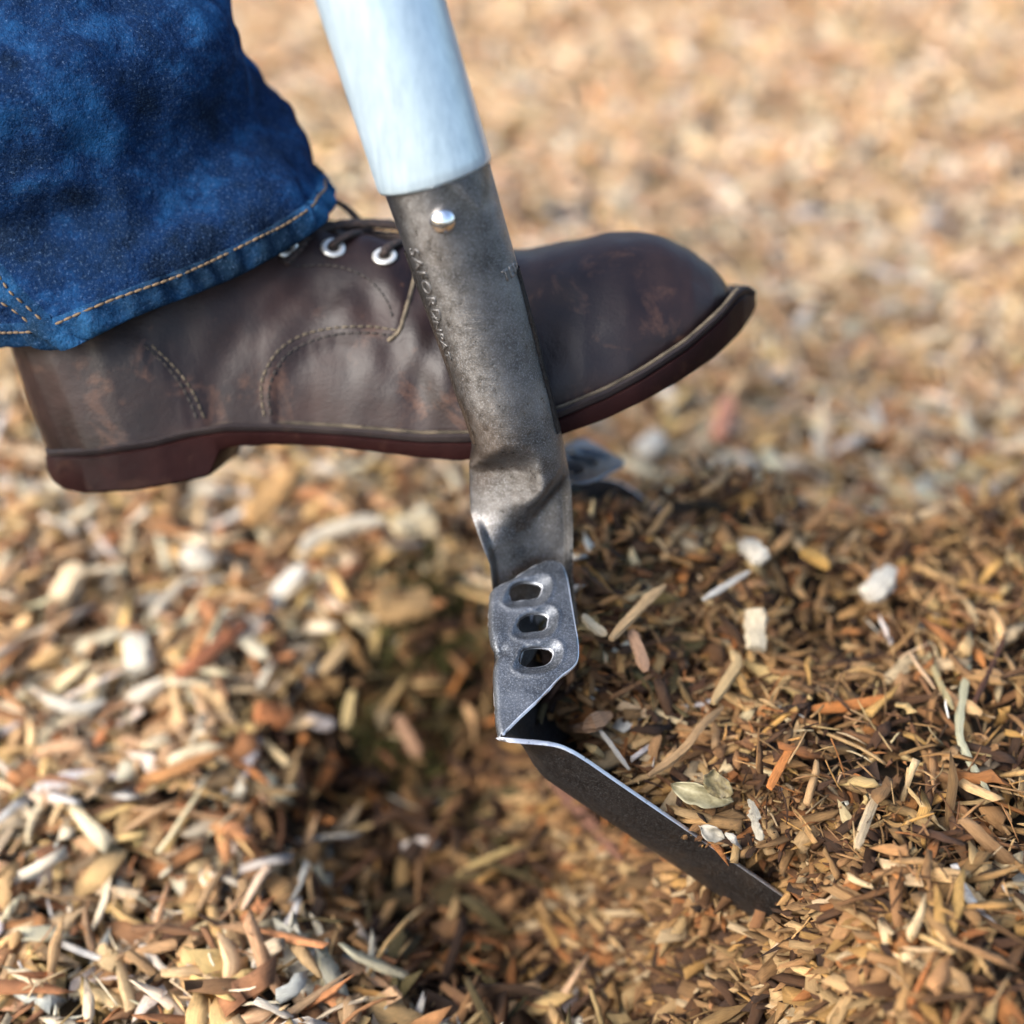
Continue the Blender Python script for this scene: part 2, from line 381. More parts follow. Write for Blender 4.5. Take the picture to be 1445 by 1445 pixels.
def inpoly(x, y, P):
    c = False; j = len(P)-1
    for i in range(len(P)):
        if (P[i][1] > y) != (P[j][1] > y) and x < (P[j][0]-P[i][0])*(y-P[i][1])/(P[j][1]-P[i][1])+P[i][0]: c = not c
        j = i
    return c
def polydist(x, y, P, closed=True):
    best = 1e9
    for i in range(len(P) if closed else len(P)-1):
        ax, ay = P[i]; bx, by = P[(i+1) % len(P)]; dx, dy = bx-ax, by-ay
        t = max(0, min(1, ((x-ax)*dx+(y-ay)*dy)/(dx*dx+dy*dy+1e-12))); best = min(best, math.hypot(x-ax-t*dx, y-ay-t*dy))
    return best
holes = [slot_pts(*s) for s in SLOTS]
LEFT = [(691, 832), (689, 850), (688.5, 870), (689, 890), (692, 908), (697, 918), (699, 928), (696, 938), (695, 958), (697, 985), (698, 1010), (700.5, 1030), (705, 1040)]
def plate_pt(px, py):
    p = on_plate(px, py); e = 0.0
    for (c, a, b_, rot), h in zip(SLOTS, holes):
        if abs(px-c[0]) > 60 or abs(py-c[1]) > 40: continue
        inside = inpoly(px, py, h); dd = 0 if inside else polydist(px, py, h)
        dx, dy = px-c[0], py-c[1]
        wd = 3.5+8*max(0, dx/24)+7*max(0, dy/12)             # dimple widest at the right and below
        wd = min(wd, 14)
        t = max(0, 1-dd/wd); e -= .0018*min(1, t*1.25)
        if .0 < dd < wd*1.35: e += .0004*math.exp(-((dd-wd*1.1)/3)**2)
    ld = polydist(px, py, LEFT, False)
    if ld < 8: e -= .0030*((8-ld)/8)**2.2
    e += .0009*math.exp(-(((px-703)/10)**2+((py-898)/18)**2)) - .0012*math.exp(-(((px-708)/9)**2+((py-918)/8)**2))
    e += .0010*math.exp(-((px-760)/60)**2)*math.sin((py-800)/70)
    return p + PN*e
pts2 = [Vector(p) for p in OUT]; edges = [(i, (i+1) % len(OUT)) for i in range(len(OUT))]
for h in holes:
    o0 = len(pts2); pts2 += [Vector(p) for p in h]; edges += [(o0+i, o0+(i+1) % len(h)) for i in range(len(h))]
for gx in np.arange(690, 818, 2.6):
    for gy in np.arange(792, 1040, 2.6):
        x, y = gx+rng.uniform(-.3, .3), gy+rng.uniform(-.3, .3)
        if inpoly(x, y, OUT) and polydist(x, y, OUT) > 1.8 and not any(inpoly(x, y, h) or polydist(x, y, h) < 1.6 for h in holes if abs(y-h[0][1]) < 60):
            pts2.append(Vector((x, y)))
rv_, re_, rf_, *_ = delaunay_2d_cdt(pts2, edges, [], 0, 1e-5)
rf_ = [f for f in rf_ if inpoly(sum(rv_[i][0] for i in f)/3, sum(rv_[i][1] for i in f)/3, OUT) and not any(inpoly(sum(rv_[i][0] for i in f)/3, sum(rv_[i][1] for i in f)/3, h) for h in holes)]
PV = [plate_pt(v[0], v[1]) for v in rv_]
def solid_with_rim(V, Fc, th, name, material, parent, towards, rim=True):
    """thickened plate whose narrow cut edge is worn bright"""
    me = bpy.data.meshes.new(name); me.from_pydata([tuple(v) for v in V], [], Fc); bm = bmesh.new(); bm.from_mesh(me)
    loose = [v for v in bm.verts if not v.link_faces]; bmesh.ops.delete(bm, geom=loose, context='VERTS')
    bmesh.ops.recalc_face_normals(bm, faces=bm.faces); bm.normal_update()
    nn = sum((f.normal*f.calc_area() for f in bm.faces), Vector())
    if nn.dot(towards) < 0: bmesh.ops.reverse_faces(bm, faces=bm.faces[:])
    bm.normal_update(); bm.verts.ensure_lookup_table()
    nrm = {v: v.normal.copy() for v in bm.verts}; bd = [e for e in bm.edges if e.is_boundary]
    front = list(bm.verts); ff = list(bm.faces); back = {v: bm.verts.new(v.co - nrm[v]*th) for v in front}
    # small outward bulge so the edge is rounded
    for f in ff: bm.faces.new([back[v] for v in reversed(f.verts)])
    for e in bd:
        a, b2 = e.verts; lf = e.link_faces[0]; 
        vs = [l.vert for l in lf.loops]; i = vs.index(a)
        if vs[(i+1) % len(vs)] is not b2: a, b2 = b2, a
        fc = (a.co+b2.co)/2; out = (b2.co-a.co).cross(nrm[a]).normalized()
        try:
            f = bm.faces.new([b2, a, back[a], back[b2]]); f.material_index = 1
        except ValueError: pass
    bevel_e = [e for e in bm.edges if len(e.link_faces) == 2 and (e.link_faces[0].material_index != e.link_faces[1].material_index)]
    bmesh.ops.bevel(bm, geom=bevel_e, offset=th*.38, segments=2, affect='EDGES', clamp_overlap=True, material=1)
    bmesh.ops.recalc_face_normals(bm, faces=bm.faces)
    me2 = bpy.data.meshes.new(name); bm.to_mesh(me2); bm.free(); me2.shade_smooth()
    me2.materials.append(material); me2.materials.append(M['rim'] if rim else material)
    o = bpy.data.objects.new(name, me2); COL.objects.link(o); o.parent = parent; return o
tread = solid_with_rim(PV, rf_, .0024, 'tread', M['tread'], shovel, PN)
# ---- far tread: mirror image of the near one
MC = W(750, 800, .590)
def mirror(p): v = p-MC; return MC + v - LAT*(2*v.dot(LAT))
ftread = solid_with_rim([mirror(p) + CV(.004, .012, 0) - LAT*.022 for p in PV], rf_, .0017, 'tread', M['far_tread'], shovel, PN, False)
# ---- blade
RIM = [(705, 1040.5, .525), (740, 1043, .5262), (772, 1046, .5275), (796, 1052, .529), (825, 1068, .5315), (870, 1099, .5355), (940, 1147, .543), (1025, 1205, .552), (1110, 1264, .561), (1190, 1322, .570)]
RIMW = [W(*p) for p in RIM]; RIMW = [Vector(p) for p in catmull(RIMW, 6)]
nS = len(RIMW); cum = [0]
for i in range(1, nS): cum.append(cum[-1]+(RIMW[i]-RIMW[i-1]).length)
FARV = LAT*(-.185)
SAG = Vector((-.62, 0, -.78)).normalized()
def blade_pt(i, t):
    s = cum[i]; base = RIMW[i] + FARV*((t+1)/2)
    sg = .060*(float(sm(-.030, .040, s)) - float(sm(-.030, .040, 0)))
    prof = 1-abs(t)**9
    wall = .006*math.exp(-((abs(t)-1)/.25)**2)*0
    return base + SAG*(sg*prof+wall)
nT = 61; BV = []
ts = [math.copysign(1-(1-abs(x))**1.9, x) for x in np.linspace(-1, 1, nT)]
for i in range(nS):
    for t in ts: BV.append(blade_pt(i, t))
blade = solid_with_rim(BV, grid_faces(nS, nT), .0017, 'blade', M['blade'], shovel, Vector((.6, 0, .8)))
# ---- neck web that joins blade shoulder to the frog, behind the tread
vs = []
for i in range(12):
    t = i/11
    for j in range(9):
        q = j/8; a = W(702+3*t, 838+185*t, .5715-.042*t) ; b2 = W(752+40*t*(1-t), 870+60*t, .588-.02*t); vs.append(a.lerp(b2, q)+FRONT*(-.004*math.sin(q*3.1)))
bm, _me = sheet_solid(vs, grid_faces(12, 9), .002, FRONT); bm_obj('neck', bm, M['blade'], shovel)

# ================================================================== GROUND
bb = bvh(blade)
def lump(x, y):
    return (.0040*np.sin(23*x+11*y+1)+.0035*np.sin(-31*x+27*y+2)+.0028*np.sin(57*x+19*y)+.0025*np.sin(13*x-61*y+.5)+.0015*np.sin(97*x+88*y)+.006*np.sin(5*x+3*y)+.004*np.sin(9*y-4*x))
def ground(x, y):
    x = np.asarray(x, float); y = np.asarray(y, float)
    z = -.004+0*x-.012*sm(-.04, -.16, x)*sm(.62, .42, y)
    z = z + .010*sm(.62, 1.0, y)*0
    hole = np.exp(-(((x+.018)/.085)**2+((y-.49)/.13)**2)**1.6)
    z = z-.062*hole
    z = z-.020*np.exp(-(((x-.035)/.045)**2+((y-.375)/.05)**2)**1.3)
    bx = .020 + .062*sm(.56, .38, y) + .038*sm(.392, .368, y)                       # where the mound begins
    mound = sm(bx-.022, bx+.018, x+.006*np.sin(40*y))*sm(.655, .565, y+.012*np.sin(17*x)+.006*np.sin(47*x))
    z = z + mound*(.072-z)
    z = z + .030*np.exp(-(((x-.10)/.05)**2+((y-.565)/.03)**2))
    return z + lump(x, y)*(1-.3*mound)
def bladez(x, y):
    h = bb.ray_cast(Vector((x, y, 1)), Vector((0, 0, -1))); return h[0].z if h[0] else None
def bladez_low(x, y):
    h = bb.ray_cast(Vector((x, y, -1)), Vector((0, 0, 1))); return h[0].z if h[0] else None
xs = np.linspace(-.40, .45, 230); ys = np.linspace(.12, .95, 230); GX, GY = np.meshgrid(xs, ys)
GZ = ground(GX, GY)-.005
for i in range(len(ys)):
    for j in range(len(xs)):
        if -.05 < xs[j] < .13 and .34 < ys[i] < .56:
            bz = bladez_low(xs[j], ys[i])
            if bz is not None and bz > .045: GZ[i, j] = min(GZ[i, j], bz-(.036 if ys[i] < .45 else .012))
# rim of the fine patch drops onto the wide sheet
edge = np.minimum(np.minimum(GX-xs[0], xs[-1]-GX), np.minimum(GY-ys[0], ys[-1]-GY)); GZ = GZ-.03*(1-sm(0, .02, edge))
soil = mesh_obj('ground', np.stack([GX, GY, GZ], -1).reshape(-1, 3), grid_faces(len(ys), len(xs)), M['soil']); soil['kind'] = 'structure'
def axis_vals(a): return np.array(sorted(set(a)))
xw = np.concatenate([-np.geomspace(60, .5, 26), np.linspace(-.45, .45, 40), np.geomspace(.5, 60, 26)]); yw = np.concatenate([np.linspace(-3, .1, 14), np.linspace(.14, 3, 110), np.geomspace(3.1, 120, 22)])
WX, WY = np.meshgrid(xw, yw); WZ = ground(WX, WY)-.006
ins = (WX > xs[0]+.01) & (WX < xs[-1]-.01) & (WY > ys[0]+.01) & (WY < ys[-1]-.01); WZ = np.where(ins, -.09, WZ)
wide = mesh_obj('ground', np.stack([WX, WY, WZ], -1).reshape(-1, 3), grid_faces(len(yw), len(xw)), M['soil']); wide['kind'] = 'structure'
# mulch lying in the scoop
FILL = .074
def fillz(x, y): return FILL + .5*float(lump(x, y)) - .010*max(0, (.02-x)/.03)*(1-float(sm(.40, .44, y))) + .034*float(sm(.395, .47, y))*float(sm(.10, .02, x)) + .020*math.exp(-(((x-.10)/.05)**2+((y-.53)/.04)**2)) - .050*float(sm(.055, .015, x))*(1-float(sm(.40, .45, y)))
fx = np.linspace(-.03, .12, 76); fy = np.linspace(.365, .54, 80); V, keep, Fc = [], [], []
for yy in fy:
    for xx in fx:
        bz = bladez(xx, yy); fz = fillz(xx, yy)-.004; ok = bz is not None and bz < fz+.002
        keep.append(ok); V.append((xx, yy, fz if bz is None else max(fz, bz+.0004)))
for f in grid_faces(len(fy), len(fx)):
    if all(keep[i] for i in f): Fc.append(f)
used = sorted({i for f in Fc for i in f}); mp_ = {k: n for n, k in enumerate(used)}
fill = mesh_obj('mulch_bed', [V[i] for i in used], [tuple(mp_[i] for i in f) for f in Fc], M['soil']); fill['kind'] = 'stuff'
fill['label'] = 'damp dark mulch filling the shovel scoop'
gb = [bvh(soil), bvh(fill), bvh(wide)]
def ray_ground(px, py):
    d = (W(px, py, 1)-CAM).normalized(); best = None
    for b_ in gb:
        h = b_.ray_cast(CAM, d)
        if h[0] is not None and (best is None or h[3] < best[3]): best = h
    return best[0]
# ---- chips
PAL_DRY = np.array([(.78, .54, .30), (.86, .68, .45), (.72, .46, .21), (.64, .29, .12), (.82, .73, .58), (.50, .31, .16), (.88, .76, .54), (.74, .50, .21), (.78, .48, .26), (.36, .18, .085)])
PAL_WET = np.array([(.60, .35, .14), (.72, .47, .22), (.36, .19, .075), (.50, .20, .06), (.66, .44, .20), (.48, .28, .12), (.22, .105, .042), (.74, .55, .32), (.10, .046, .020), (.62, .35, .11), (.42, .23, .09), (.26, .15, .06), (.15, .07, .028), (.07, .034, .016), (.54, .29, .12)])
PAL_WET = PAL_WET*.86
def chips_mesh(P, yaw, pitch, roll, L, Wd, T, colr, bend, seg=3, taper=None, seedoff=0):
    """one mesh of n bent, tapered slivers; returns verts, quads, colours, grain"""
    n = len(P); ns_ = seg+1; t = np.linspace(-1, 1, ns_)
    prof = np.ones((n, ns_))
    e0 = np.where(rng.random((n, 2)) < .22, rng.uniform(.1, .4, (n, 2)), rng.uniform(.6, 1.1, (n, 2))); prof[:, 0] = e0[:, 0]; prof[:, -1] = e0[:, 1]
    prof *= rng.uniform(.75, 1.15, (n, ns_))
    cx = t[None, :]*L[:, None]/2; cx = cx+rng.uniform(-.1, .1, (n, ns_))*L[:, None]*.5
    cy = rng.uniform(-.16, .16, (n, ns_))*Wd[:, None] + (t[None, :]**2-.4)*L[:, None]*bend[:, None]*.5
    cz = (t[None, :]**2-.4)*L[:, None]*rng.uniform(-.09, .05, n)[:, None] + rng.uniform(-.12, .12, (n, ns_))*T[:, None]
    tw = t[None, :]*rng.uniform(-.7, .7, n)[:, None]
    cor = np.array([(-.5, -.5), (.5, -.5), (.5, .5), (-.5, .5)])
    vy = cor[None, None, :, 0]*(Wd[:, None]*prof)[:, :, None]*rng.uniform(.8, 1.2, (n, ns_, 4)); vz = cor[None, None, :, 1]*(T[:, None]*.8*(.5+.5*prof))[:, :, None]*rng.uniform(.6, 1.3, (n, ns_, 4))
    skew = rng.uniform(-.7, .7, (n, ns_, 4))*(np.abs(t) > .99)[None, :, None]*Wd[:, None, None]*1.3
    c, s = np.cos(tw)[:, :, None], np.sin(tw)[:, :, None]
    X = cx[:, :, None]+skew; Y = cy[:, :, None]+vy*c-vz*s; Z = cz[:, :, None]+vy*s+vz*c
    v = np.stack([X, Y, Z], -1)
    def rot(a, ax):
        ca, sa = np.cos(a), np.sin(a); m_ = np.zeros((n, 3, 3)); i, j = [(1, 2), (2, 0), (0, 1)][ax]
        m_[:, ax, ax] = 1; m_[:, i, i] = ca; m_[:, j, j] = ca; m_[:, i, j] = -sa; m_[:, j, i] = sa; return m_
    Rm = rot(yaw, 2) @ rot(pitch, 1) @ rot(roll, 0)
    v = np.einsum('nij,nskj->nski', Rm, v)+P[:, None, None, :]
    v = v.reshape(-1, 3)
    q = []
    for k in range(seg):
        for j in range(4):
            j2 = (j+1) % 4; q.append((k*4+j, k*4+j2, (k+1)*4+j2, (k+1)*4+j))
    q.append((3, 2, 1, 0)); q.append((seg*4, seg*4+1, seg*4+2, seg*4+3)); q = np.array(q)
    faces = (q[None]+(np.arange(n)*ns_*4)[:, None, None]).reshape(-1, 4)
    colv = np.repeat(colr, ns_*4, 0)
    g = np.stack([np.broadcast_to(X*120, X.shape), np.broadcast_to(cor[None, None, :, 0]*Wd[:, None, None]*400+cor[None, None, :, 1]*.8, X.shape), np.broadcast_to((np.arange(n)*3.7+seedoff)[:, None, None], X.shape)], -1).reshape(-1, 3)
    return v, faces, colv, g
def fast_obj(name, v, f, colv, g, material, smooth=False):
    me = bpy.data.meshes.new(name); me.vertices.add(len(v)); me.vertices.foreach_set('co', v.ravel().astype(np.float32))
    me.loops.add(f.size); me.loops.foreach_set('vertex_index', f.ravel().astype(np.int32))
    me.polygons.add(len(f)); me.polygons.foreach_set('loop_start', np.arange(0, f.size, 4, dtype=np.int32)); me.polygons.foreach_set('loop_total', np.full(len(f), 4, dtype=np.int32))
    me.update(calc_edges=True)
    a = me.attributes.new('chip_colour', 'FLOAT_COLOR', 'POINT'); a.data.foreach_set('color', np.concatenate([colv, np.ones((len(colv), 1))], 1).ravel().astype(np.float32))
    a = me.attributes.new('grain', 'FLOAT_VECTOR', 'POINT'); a.data.foreach_set('vector', g.ravel().astype(np.float32))
    if smooth: me.shade_smooth()
    me.materials.append(material); o = bpy.data.objects.new(name, me); COL.objects.link(o); return o
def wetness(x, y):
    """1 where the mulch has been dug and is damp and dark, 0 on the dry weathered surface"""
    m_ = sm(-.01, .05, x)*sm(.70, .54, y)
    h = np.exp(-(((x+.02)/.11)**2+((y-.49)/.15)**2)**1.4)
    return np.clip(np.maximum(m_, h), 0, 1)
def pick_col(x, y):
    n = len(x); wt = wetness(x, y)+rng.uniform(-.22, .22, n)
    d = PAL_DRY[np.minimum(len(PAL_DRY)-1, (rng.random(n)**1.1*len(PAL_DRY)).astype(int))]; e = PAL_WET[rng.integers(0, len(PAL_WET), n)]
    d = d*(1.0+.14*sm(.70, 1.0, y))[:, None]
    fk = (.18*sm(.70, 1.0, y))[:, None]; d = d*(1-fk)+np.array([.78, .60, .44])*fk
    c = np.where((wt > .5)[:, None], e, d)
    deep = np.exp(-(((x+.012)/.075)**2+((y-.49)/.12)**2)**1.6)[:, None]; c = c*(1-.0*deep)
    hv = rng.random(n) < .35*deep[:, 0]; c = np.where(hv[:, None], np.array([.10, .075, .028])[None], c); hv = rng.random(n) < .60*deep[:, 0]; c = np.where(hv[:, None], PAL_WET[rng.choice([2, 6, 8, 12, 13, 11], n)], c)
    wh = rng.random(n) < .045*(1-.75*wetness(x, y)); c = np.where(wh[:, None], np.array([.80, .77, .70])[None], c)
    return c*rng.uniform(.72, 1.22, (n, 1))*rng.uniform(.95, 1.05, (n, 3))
def scatter(n, yr, kind, zlay, zoff=0.0, xlim=None, name='wood_chips'):
    y = rng.uniform(yr[0], yr[1], n*3); half = .26+.46*y; x = rng.uniform(-1.35, 1.35, n*3)
    k = np.abs(x) < half; x, y = x[k][:n], y[k][:n]
    if xlim: k = (x > xlim[0]) & (x < xlim[1]); x, y = x[k], y[k]
    z = ground(x, y)+zoff+rng.uniform(0, 1, len(x))*zlay
    ok = np.ones(len(x), bool)
    for i in range(len(x)):
        if -.06 < x[i] < .14 and .345 < y[i] < .565:
            bz = bladez_low(x[i], y[i])
            b3 = bladez_low(x[i], y[i]+.016)
            if bz is not None and bz > .045 and z[i] > bz-.022: z[i] = bz-.026-random.random()*.006
            elif bz is not None and bz > .030: ok[i] = False
            if b3 is not None and b3 > .030 and x[i] < .115 and z[i] > b3-.022 and kind not in ('crumb', 'fibre'): ok[i] = False
            elif x[i] < .09 and y[i] < .40 and z[i] > .03 and bladez_low(x[i], y[i]+.02) is not None and x[i] < .082: ok[i] = False
    if kind == 'chunk': ok &= ~((wetness(x, y) > .5) & (rng.random(len(x)) < .55))
    return x[ok], y[ok], z[ok]
def dims(kind, n):
    if kind == 'sliver': return rng.uniform(.014, .036, n)*rng.uniform(.7, 1.35, n), rng.uniform(.0024, .0074, n), rng.uniform(.0009, .0026, n)
    if kind == 'chunk': return rng.uniform(.010, .027, n), rng.uniform(.006, .0125, n), rng.uniform(.0014, .0044, n)
    if kind == 'splint': return rng.uniform(.028, .060, n), rng.uniform(.0014, .0036, n), rng.uniform(.0008, .0018, n)
    if kind == 'fibre': return rng.uniform(.006, .024, n), rng.uniform(.0005, .0013, n), rng.uniform(.0004, .0009, n)
    return rng.uniform(.002, .007, n), rng.uniform(.0012, .003, n), rng.uniform(.0006, .0016, n)
def build(x, y, z, kind, tilt=.33, seg=3):
    n = len(x); L, Wd, T = dims(kind, n); q_ = 1-.30*wetness(x, y)*(x > .03); L = L*q_; Wd = Wd*q_
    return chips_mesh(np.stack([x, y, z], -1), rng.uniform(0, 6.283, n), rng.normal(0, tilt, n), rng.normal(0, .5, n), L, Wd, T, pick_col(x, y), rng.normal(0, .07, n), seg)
allp = []
def add(n, yr, kind, zl, **k):
    tilt = k.pop('tilt', .33); seg = k.pop('seg', 3)
    x, y, z = scatter(n, yr, kind, zl, **k); allp.append(build(x, y, z, kind, tilt, seg))
for yr, dens in (((.16, .62), 1.0), ((.60, 1.05), .9), ((1.03, 2.3), .62)):
    area = (yr[1]-yr[0])*2*(.26+.46*(yr[0]+yr[1])/2)
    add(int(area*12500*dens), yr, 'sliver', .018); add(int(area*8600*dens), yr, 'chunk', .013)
    if yr[0] < 1: add(int(area*9000*dens), yr, 'fibre', .018, tilt=.5); add(int(area*10000*dens), yr, 'crumb', .014)
# finer stuff in the focused mound at the right
add(3800, (.20, .60), 'fibre', .022, xlim=(.10, .42), tilt=.6, seg=4); add(2600, (.20, .60), 'sliver', .019, xlim=(.10, .42), tilt=.45, seg=4); add(380, (.16, 1.0), 'splint', .022, tilt=.25, seg=5); add(5000, (.20, .60), 'fibre', .020, xlim=(.09, .42), tilt=.5); add(2500, (.20, .60), 'crumb', .018, xlim=(.07, .42))
# on the blade
def scoop(n, kind, zl, tilt=.35):
    X, Y, Z = [], [], []
    tr = 0
    while len(X) < n and tr < n*8:
        tr += 1; x = random.uniform(-.02, .115); y = random.uniform(.366, .535); bz = bladez(x, y)
        if bz is None: continue
        fz = fillz(x, y)
        b4 = bladez(x, y-.006)
        if y < .40 and kind in ('sliver', 'chunk') and (b4 is None or b4 > bz+.004): continue
        if x < .085 and y < .379: continue
        if bz < fz-.001: X.append(x); Y.append(y); Z.append(fz+random.uniform(-.004, zl))
        elif bz < fz+.010 and random.random() < .05: X.append(x); Y.append(y); Z.append(bz+.0015)
    X, Y, Z = map(np.array, (X, Y, Z)); nearrim = Y < .392
    allp.append(build(X[~nearrim], Y[~nearrim], Z[~nearrim], kind, tilt, 4))
    q = build(X[nearrim], Y[nearrim], Z[nearrim]-.002, 'crumb' if kind != 'fibre' else 'fibre', .25, 3); allp.append(q)
scoop(750, 'sliver', .008); scoop(420, 'chunk', .006); scoop(900, 'fibre', .010, .5); scoop(900, 'crumb', .008)
# litter that closes the bare soil round the lower end of the blade
def litter(n, kind, shrink, lift, box=(900, 1230, 1120, 1345)):
    P = []
    for _ in range(n):
        px, py = random.uniform(*box[:2]), random.uniform(*box[2:]); h = ray_ground(px, py); dv = h-CAM
        hb = bb.ray_cast(CAM, dv.normalized())
        if hb[0] is not None and hb[3] < dv.length+.004: continue
        if hb[0] is None and (lambda t: t is not None and t > .045 and h.z+lift+.006 > t-.004)(bladez_low(h.x, h.y)): continue
        P.append((h.x, h.y, h.z+.001+random.random()*lift))
    P = np.array(P); n = len(P); L, Wd, T = dims(kind, n)
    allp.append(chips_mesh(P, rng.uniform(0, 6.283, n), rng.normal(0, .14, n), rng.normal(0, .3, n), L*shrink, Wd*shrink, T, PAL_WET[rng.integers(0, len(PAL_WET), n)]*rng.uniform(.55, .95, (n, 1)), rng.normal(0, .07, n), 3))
litter(1500, 'crumb', 1.0, .003); litter(700, 'fibre', .8, .005); litter(650, 'sliver', .62, .005); litter(160, 'chunk', .6, .003)
hb_ = (715, 1000, 1045, 1445); litter(3000, 'crumb', 1.0, .004, hb_); litter(900, 'fibre', 1.0, .006, hb_); litter(1500, 'sliver', .85, .010, hb_); litter(700, 'chunk', .8, .008, hb_)
hb_ = (980, 1300, 1290, 1445); litter(700, 'crumb', 1.0, .005, hb_); litter(500, 'sliver', .9, .008, hb_)
# the 300 chips that show largest are objects of their own; all the rest are one mass
def split_chips(allp, limit=300):
    cand = []
    for bi, (v, f, c, g) in enumerate(allp):
        if len(f) == 0: continue
        per = int(f[f.shape[0]-1].max()+1); ns4 = None
        for k in (16, 20, 24):
            if len(v) % k == 0 and len(v)//k*((k//4-1)*4+2) == len(f): ns4 = k; break
        P = v.reshape(-1, ns4, 3); ctr = P.mean(1); rel = ctr-np.array(CAM); d = rel @ np.array(F); px = rel @ np.array(R)/(K*d)+722.5; py = -(rel @ np.array(U))/(K*d)+722.5
        a, b_ = P[:, :4].mean(1), P[:, -4:].mean(1); ln = np.linalg.norm(a-b_, axis=1); wd = np.linalg.norm(P[:, 4]-P[:, 5], axis=1)
        top = ctr[:, 2]-ground(ctr[:, 0], ctr[:, 1])
        size = ln*wd/(K*d)**2*(1+.0*top)*(top > .008); ok = (px > 10) & (px < 1435) & (py > 250) & (py < 1435) & (d < .75)
        for q in np.nonzero(ok & (size > 0))[0]: cand.append((size[q], bi, q, ns4))
    cand.sort(reverse=True); pick = {}
    for sz, bi, q, k in cand[:limit]: pick.setdefault((bi, k), []).append(q)
    single = []
    for (bi, k), qs in pick.items():
        v, f, c, g = allp[bi]; nf = (k//4-1)*4+2; m_ = np.ones(len(v)//k, bool); m_[qs] = False
        for q in qs: single.append((v[q*k:(q+1)*k], f[q*nf:(q+1)*nf]-q*k, c[q*k:(q+1)*k], g[q*k:(q+1)*k]))
        vv = v.reshape(-1, k, 3)[m_].reshape(-1, 3); n = m_.sum(); f0 = f[:nf]-f[:nf].min()
        allp[bi] = (vv, (f0[None]+(np.arange(n)*k)[:, None, None]).reshape(-1, 4), c.reshape(-1, k, 3)[m_].reshape(-1, 3), g.reshape(-1, k, 3)[m_].reshape(-1, 3))
    return single
single = split_chips(allp)
for v, f, c, g in single:
    ctr = v.mean(0); o = fast_obj('wood_chip', v-ctr, f, c, g, M['chip']); o.location = Vector(ctr); o.parent = soil
off = 0; vv, ff, cc, gg = [], [], [], []
for v, f, c, g in allp:
    vv.append(v); ff.append(f+off); cc.append(c); gg.append(g); off += len(v)
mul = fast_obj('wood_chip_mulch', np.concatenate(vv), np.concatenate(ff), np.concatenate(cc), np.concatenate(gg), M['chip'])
mul['kind'] = 'stuff'; mul['label'] = 'loose bed of shredded wood chips and bark mulch'

# ---- single pieces one can pick out: (name, label, [(px,py),...], width px, thickness px, colour, lift mm)
def strip(name, label, pts, wpx, tpx, colr, lift=.006, cat='wood chip', taper=(.5, .35), roll=0, jag=.10, matl=None):
    G = [ray_ground(*p) for p in pts]
    zs = [g_.z for g_ in G]; top = sorted(zs)[len(zs)//2] 
    P = []
    for (px, py), g_ in zip(pts, G):
        d = PX(g_)[2]; P.append(g_)
    a, b2 = P[0], P[-1]
    # lie along a straight-ish line over the bumps
    n = len(P); sup = []
    for i, p in enumerate(P):
        z = a.z+(b2.z-a.z)*i/max(1, n-1); sup.append(max(z, p.z))
    L = []
    for i, (pp, p) in enumerate(zip(pts, P)):
        zt = sup[i]+lift+.012; dv = (p-CAM); k = (zt-CAM.z)/dv.z; L.append(CAM+dv*k)
    dm = PX(L[len(L)//2])[2]; wd, th = wpx*K*dm, tpx*K*dm
    pts3 = [Vector(q) for q in catmull([tuple(q) for q in L], 5)] if len(L) > 1 else L
    vs = []; m_ = len(pts3)
    for i, p in enumerate(pts3):
        t = (pts3[min(i+1, m_-1)]-pts3[max(i-1, 0)]).normalized(); sd = t.cross(Vector((0, -.45, .9))).normalized(); up = sd.cross(t).normalized()
        if up.z < 0: up = -up
        q = i/(m_-1); e = 1.0
        if q < .22: e = taper[0]+(1-taper[0])*math.sin(q/.22*1.57)
        if q > .78: e = taper[1]+(1-taper[1])*math.sin((1-q)/.22*1.57)
        e *= 1+random.uniform(-jag, jag); rr = roll+.35*math.sin(q*4+len(label))
        s2 = sd*math.cos(rr)+up*math.sin(rr); u2 = up*math.cos(rr)-sd*math.sin(rr)
        for cx_, cy_ in ((-.5, -.35), (-.42, .4), (0, .55), (.42, .4), (.5, -.35), (0, -.5)): vs.append(p+s2*(wd*e*cx_*(1+random.uniform(-jag, jag)))+u2*(th*(.5+.5*e)*cy_))
    f = grid_faces(m_, 6, True); f.append(tuple(range(6))[::-1]); f.append(tuple((m_-1)*6+j for j in range(6)))
    o = mesh_obj(name, vs, f, matl or M['chip'], None, False)
    ca = o.data.attributes.new('chip_colour', 'FLOAT_COLOR', 'POINT'); ga = o.data.attributes.new('grain', 'FLOAT_VECTOR', 'POINT')
    for i in range(len(vs)):
        ca.data[i].color = (*colr, 1); ga.data[i].vector = ((i//6)*.22, (i % 6)*.5, len(label)*1.3+pts[0][0]*.1)
    return thing(o, label, cat)
TAN, CREAM, WHITE, ORG, RED, DK, GREY = (.50, .34, .18), (.66, .54, .36), (.56, .52, .44), (.58, .22, .06), (.42, .12, .05), (.20, .11, .06), (.50, .47, .42)
strip('wood_splinter', 'long tan splinter lying diagonally right of the perforated tread', [(862, 902), (885, 876), (910, 850), (938, 826)], 15, 9, TAN, .012, 'splinter')
strip('wood_splinter', 'short pale curled splinter touching the right edge of the tread', [(822, 868), (838, 884), (856, 896)], 14, 8, CREAM, .008, 'splinter')
strip('wood_chip', 'small bright white oval chip below the boot toe on the mound', [(1050, 765), (1066, 778), (1080, 792)], 30, 16, WHITE, .010, taper=(.6, .6))
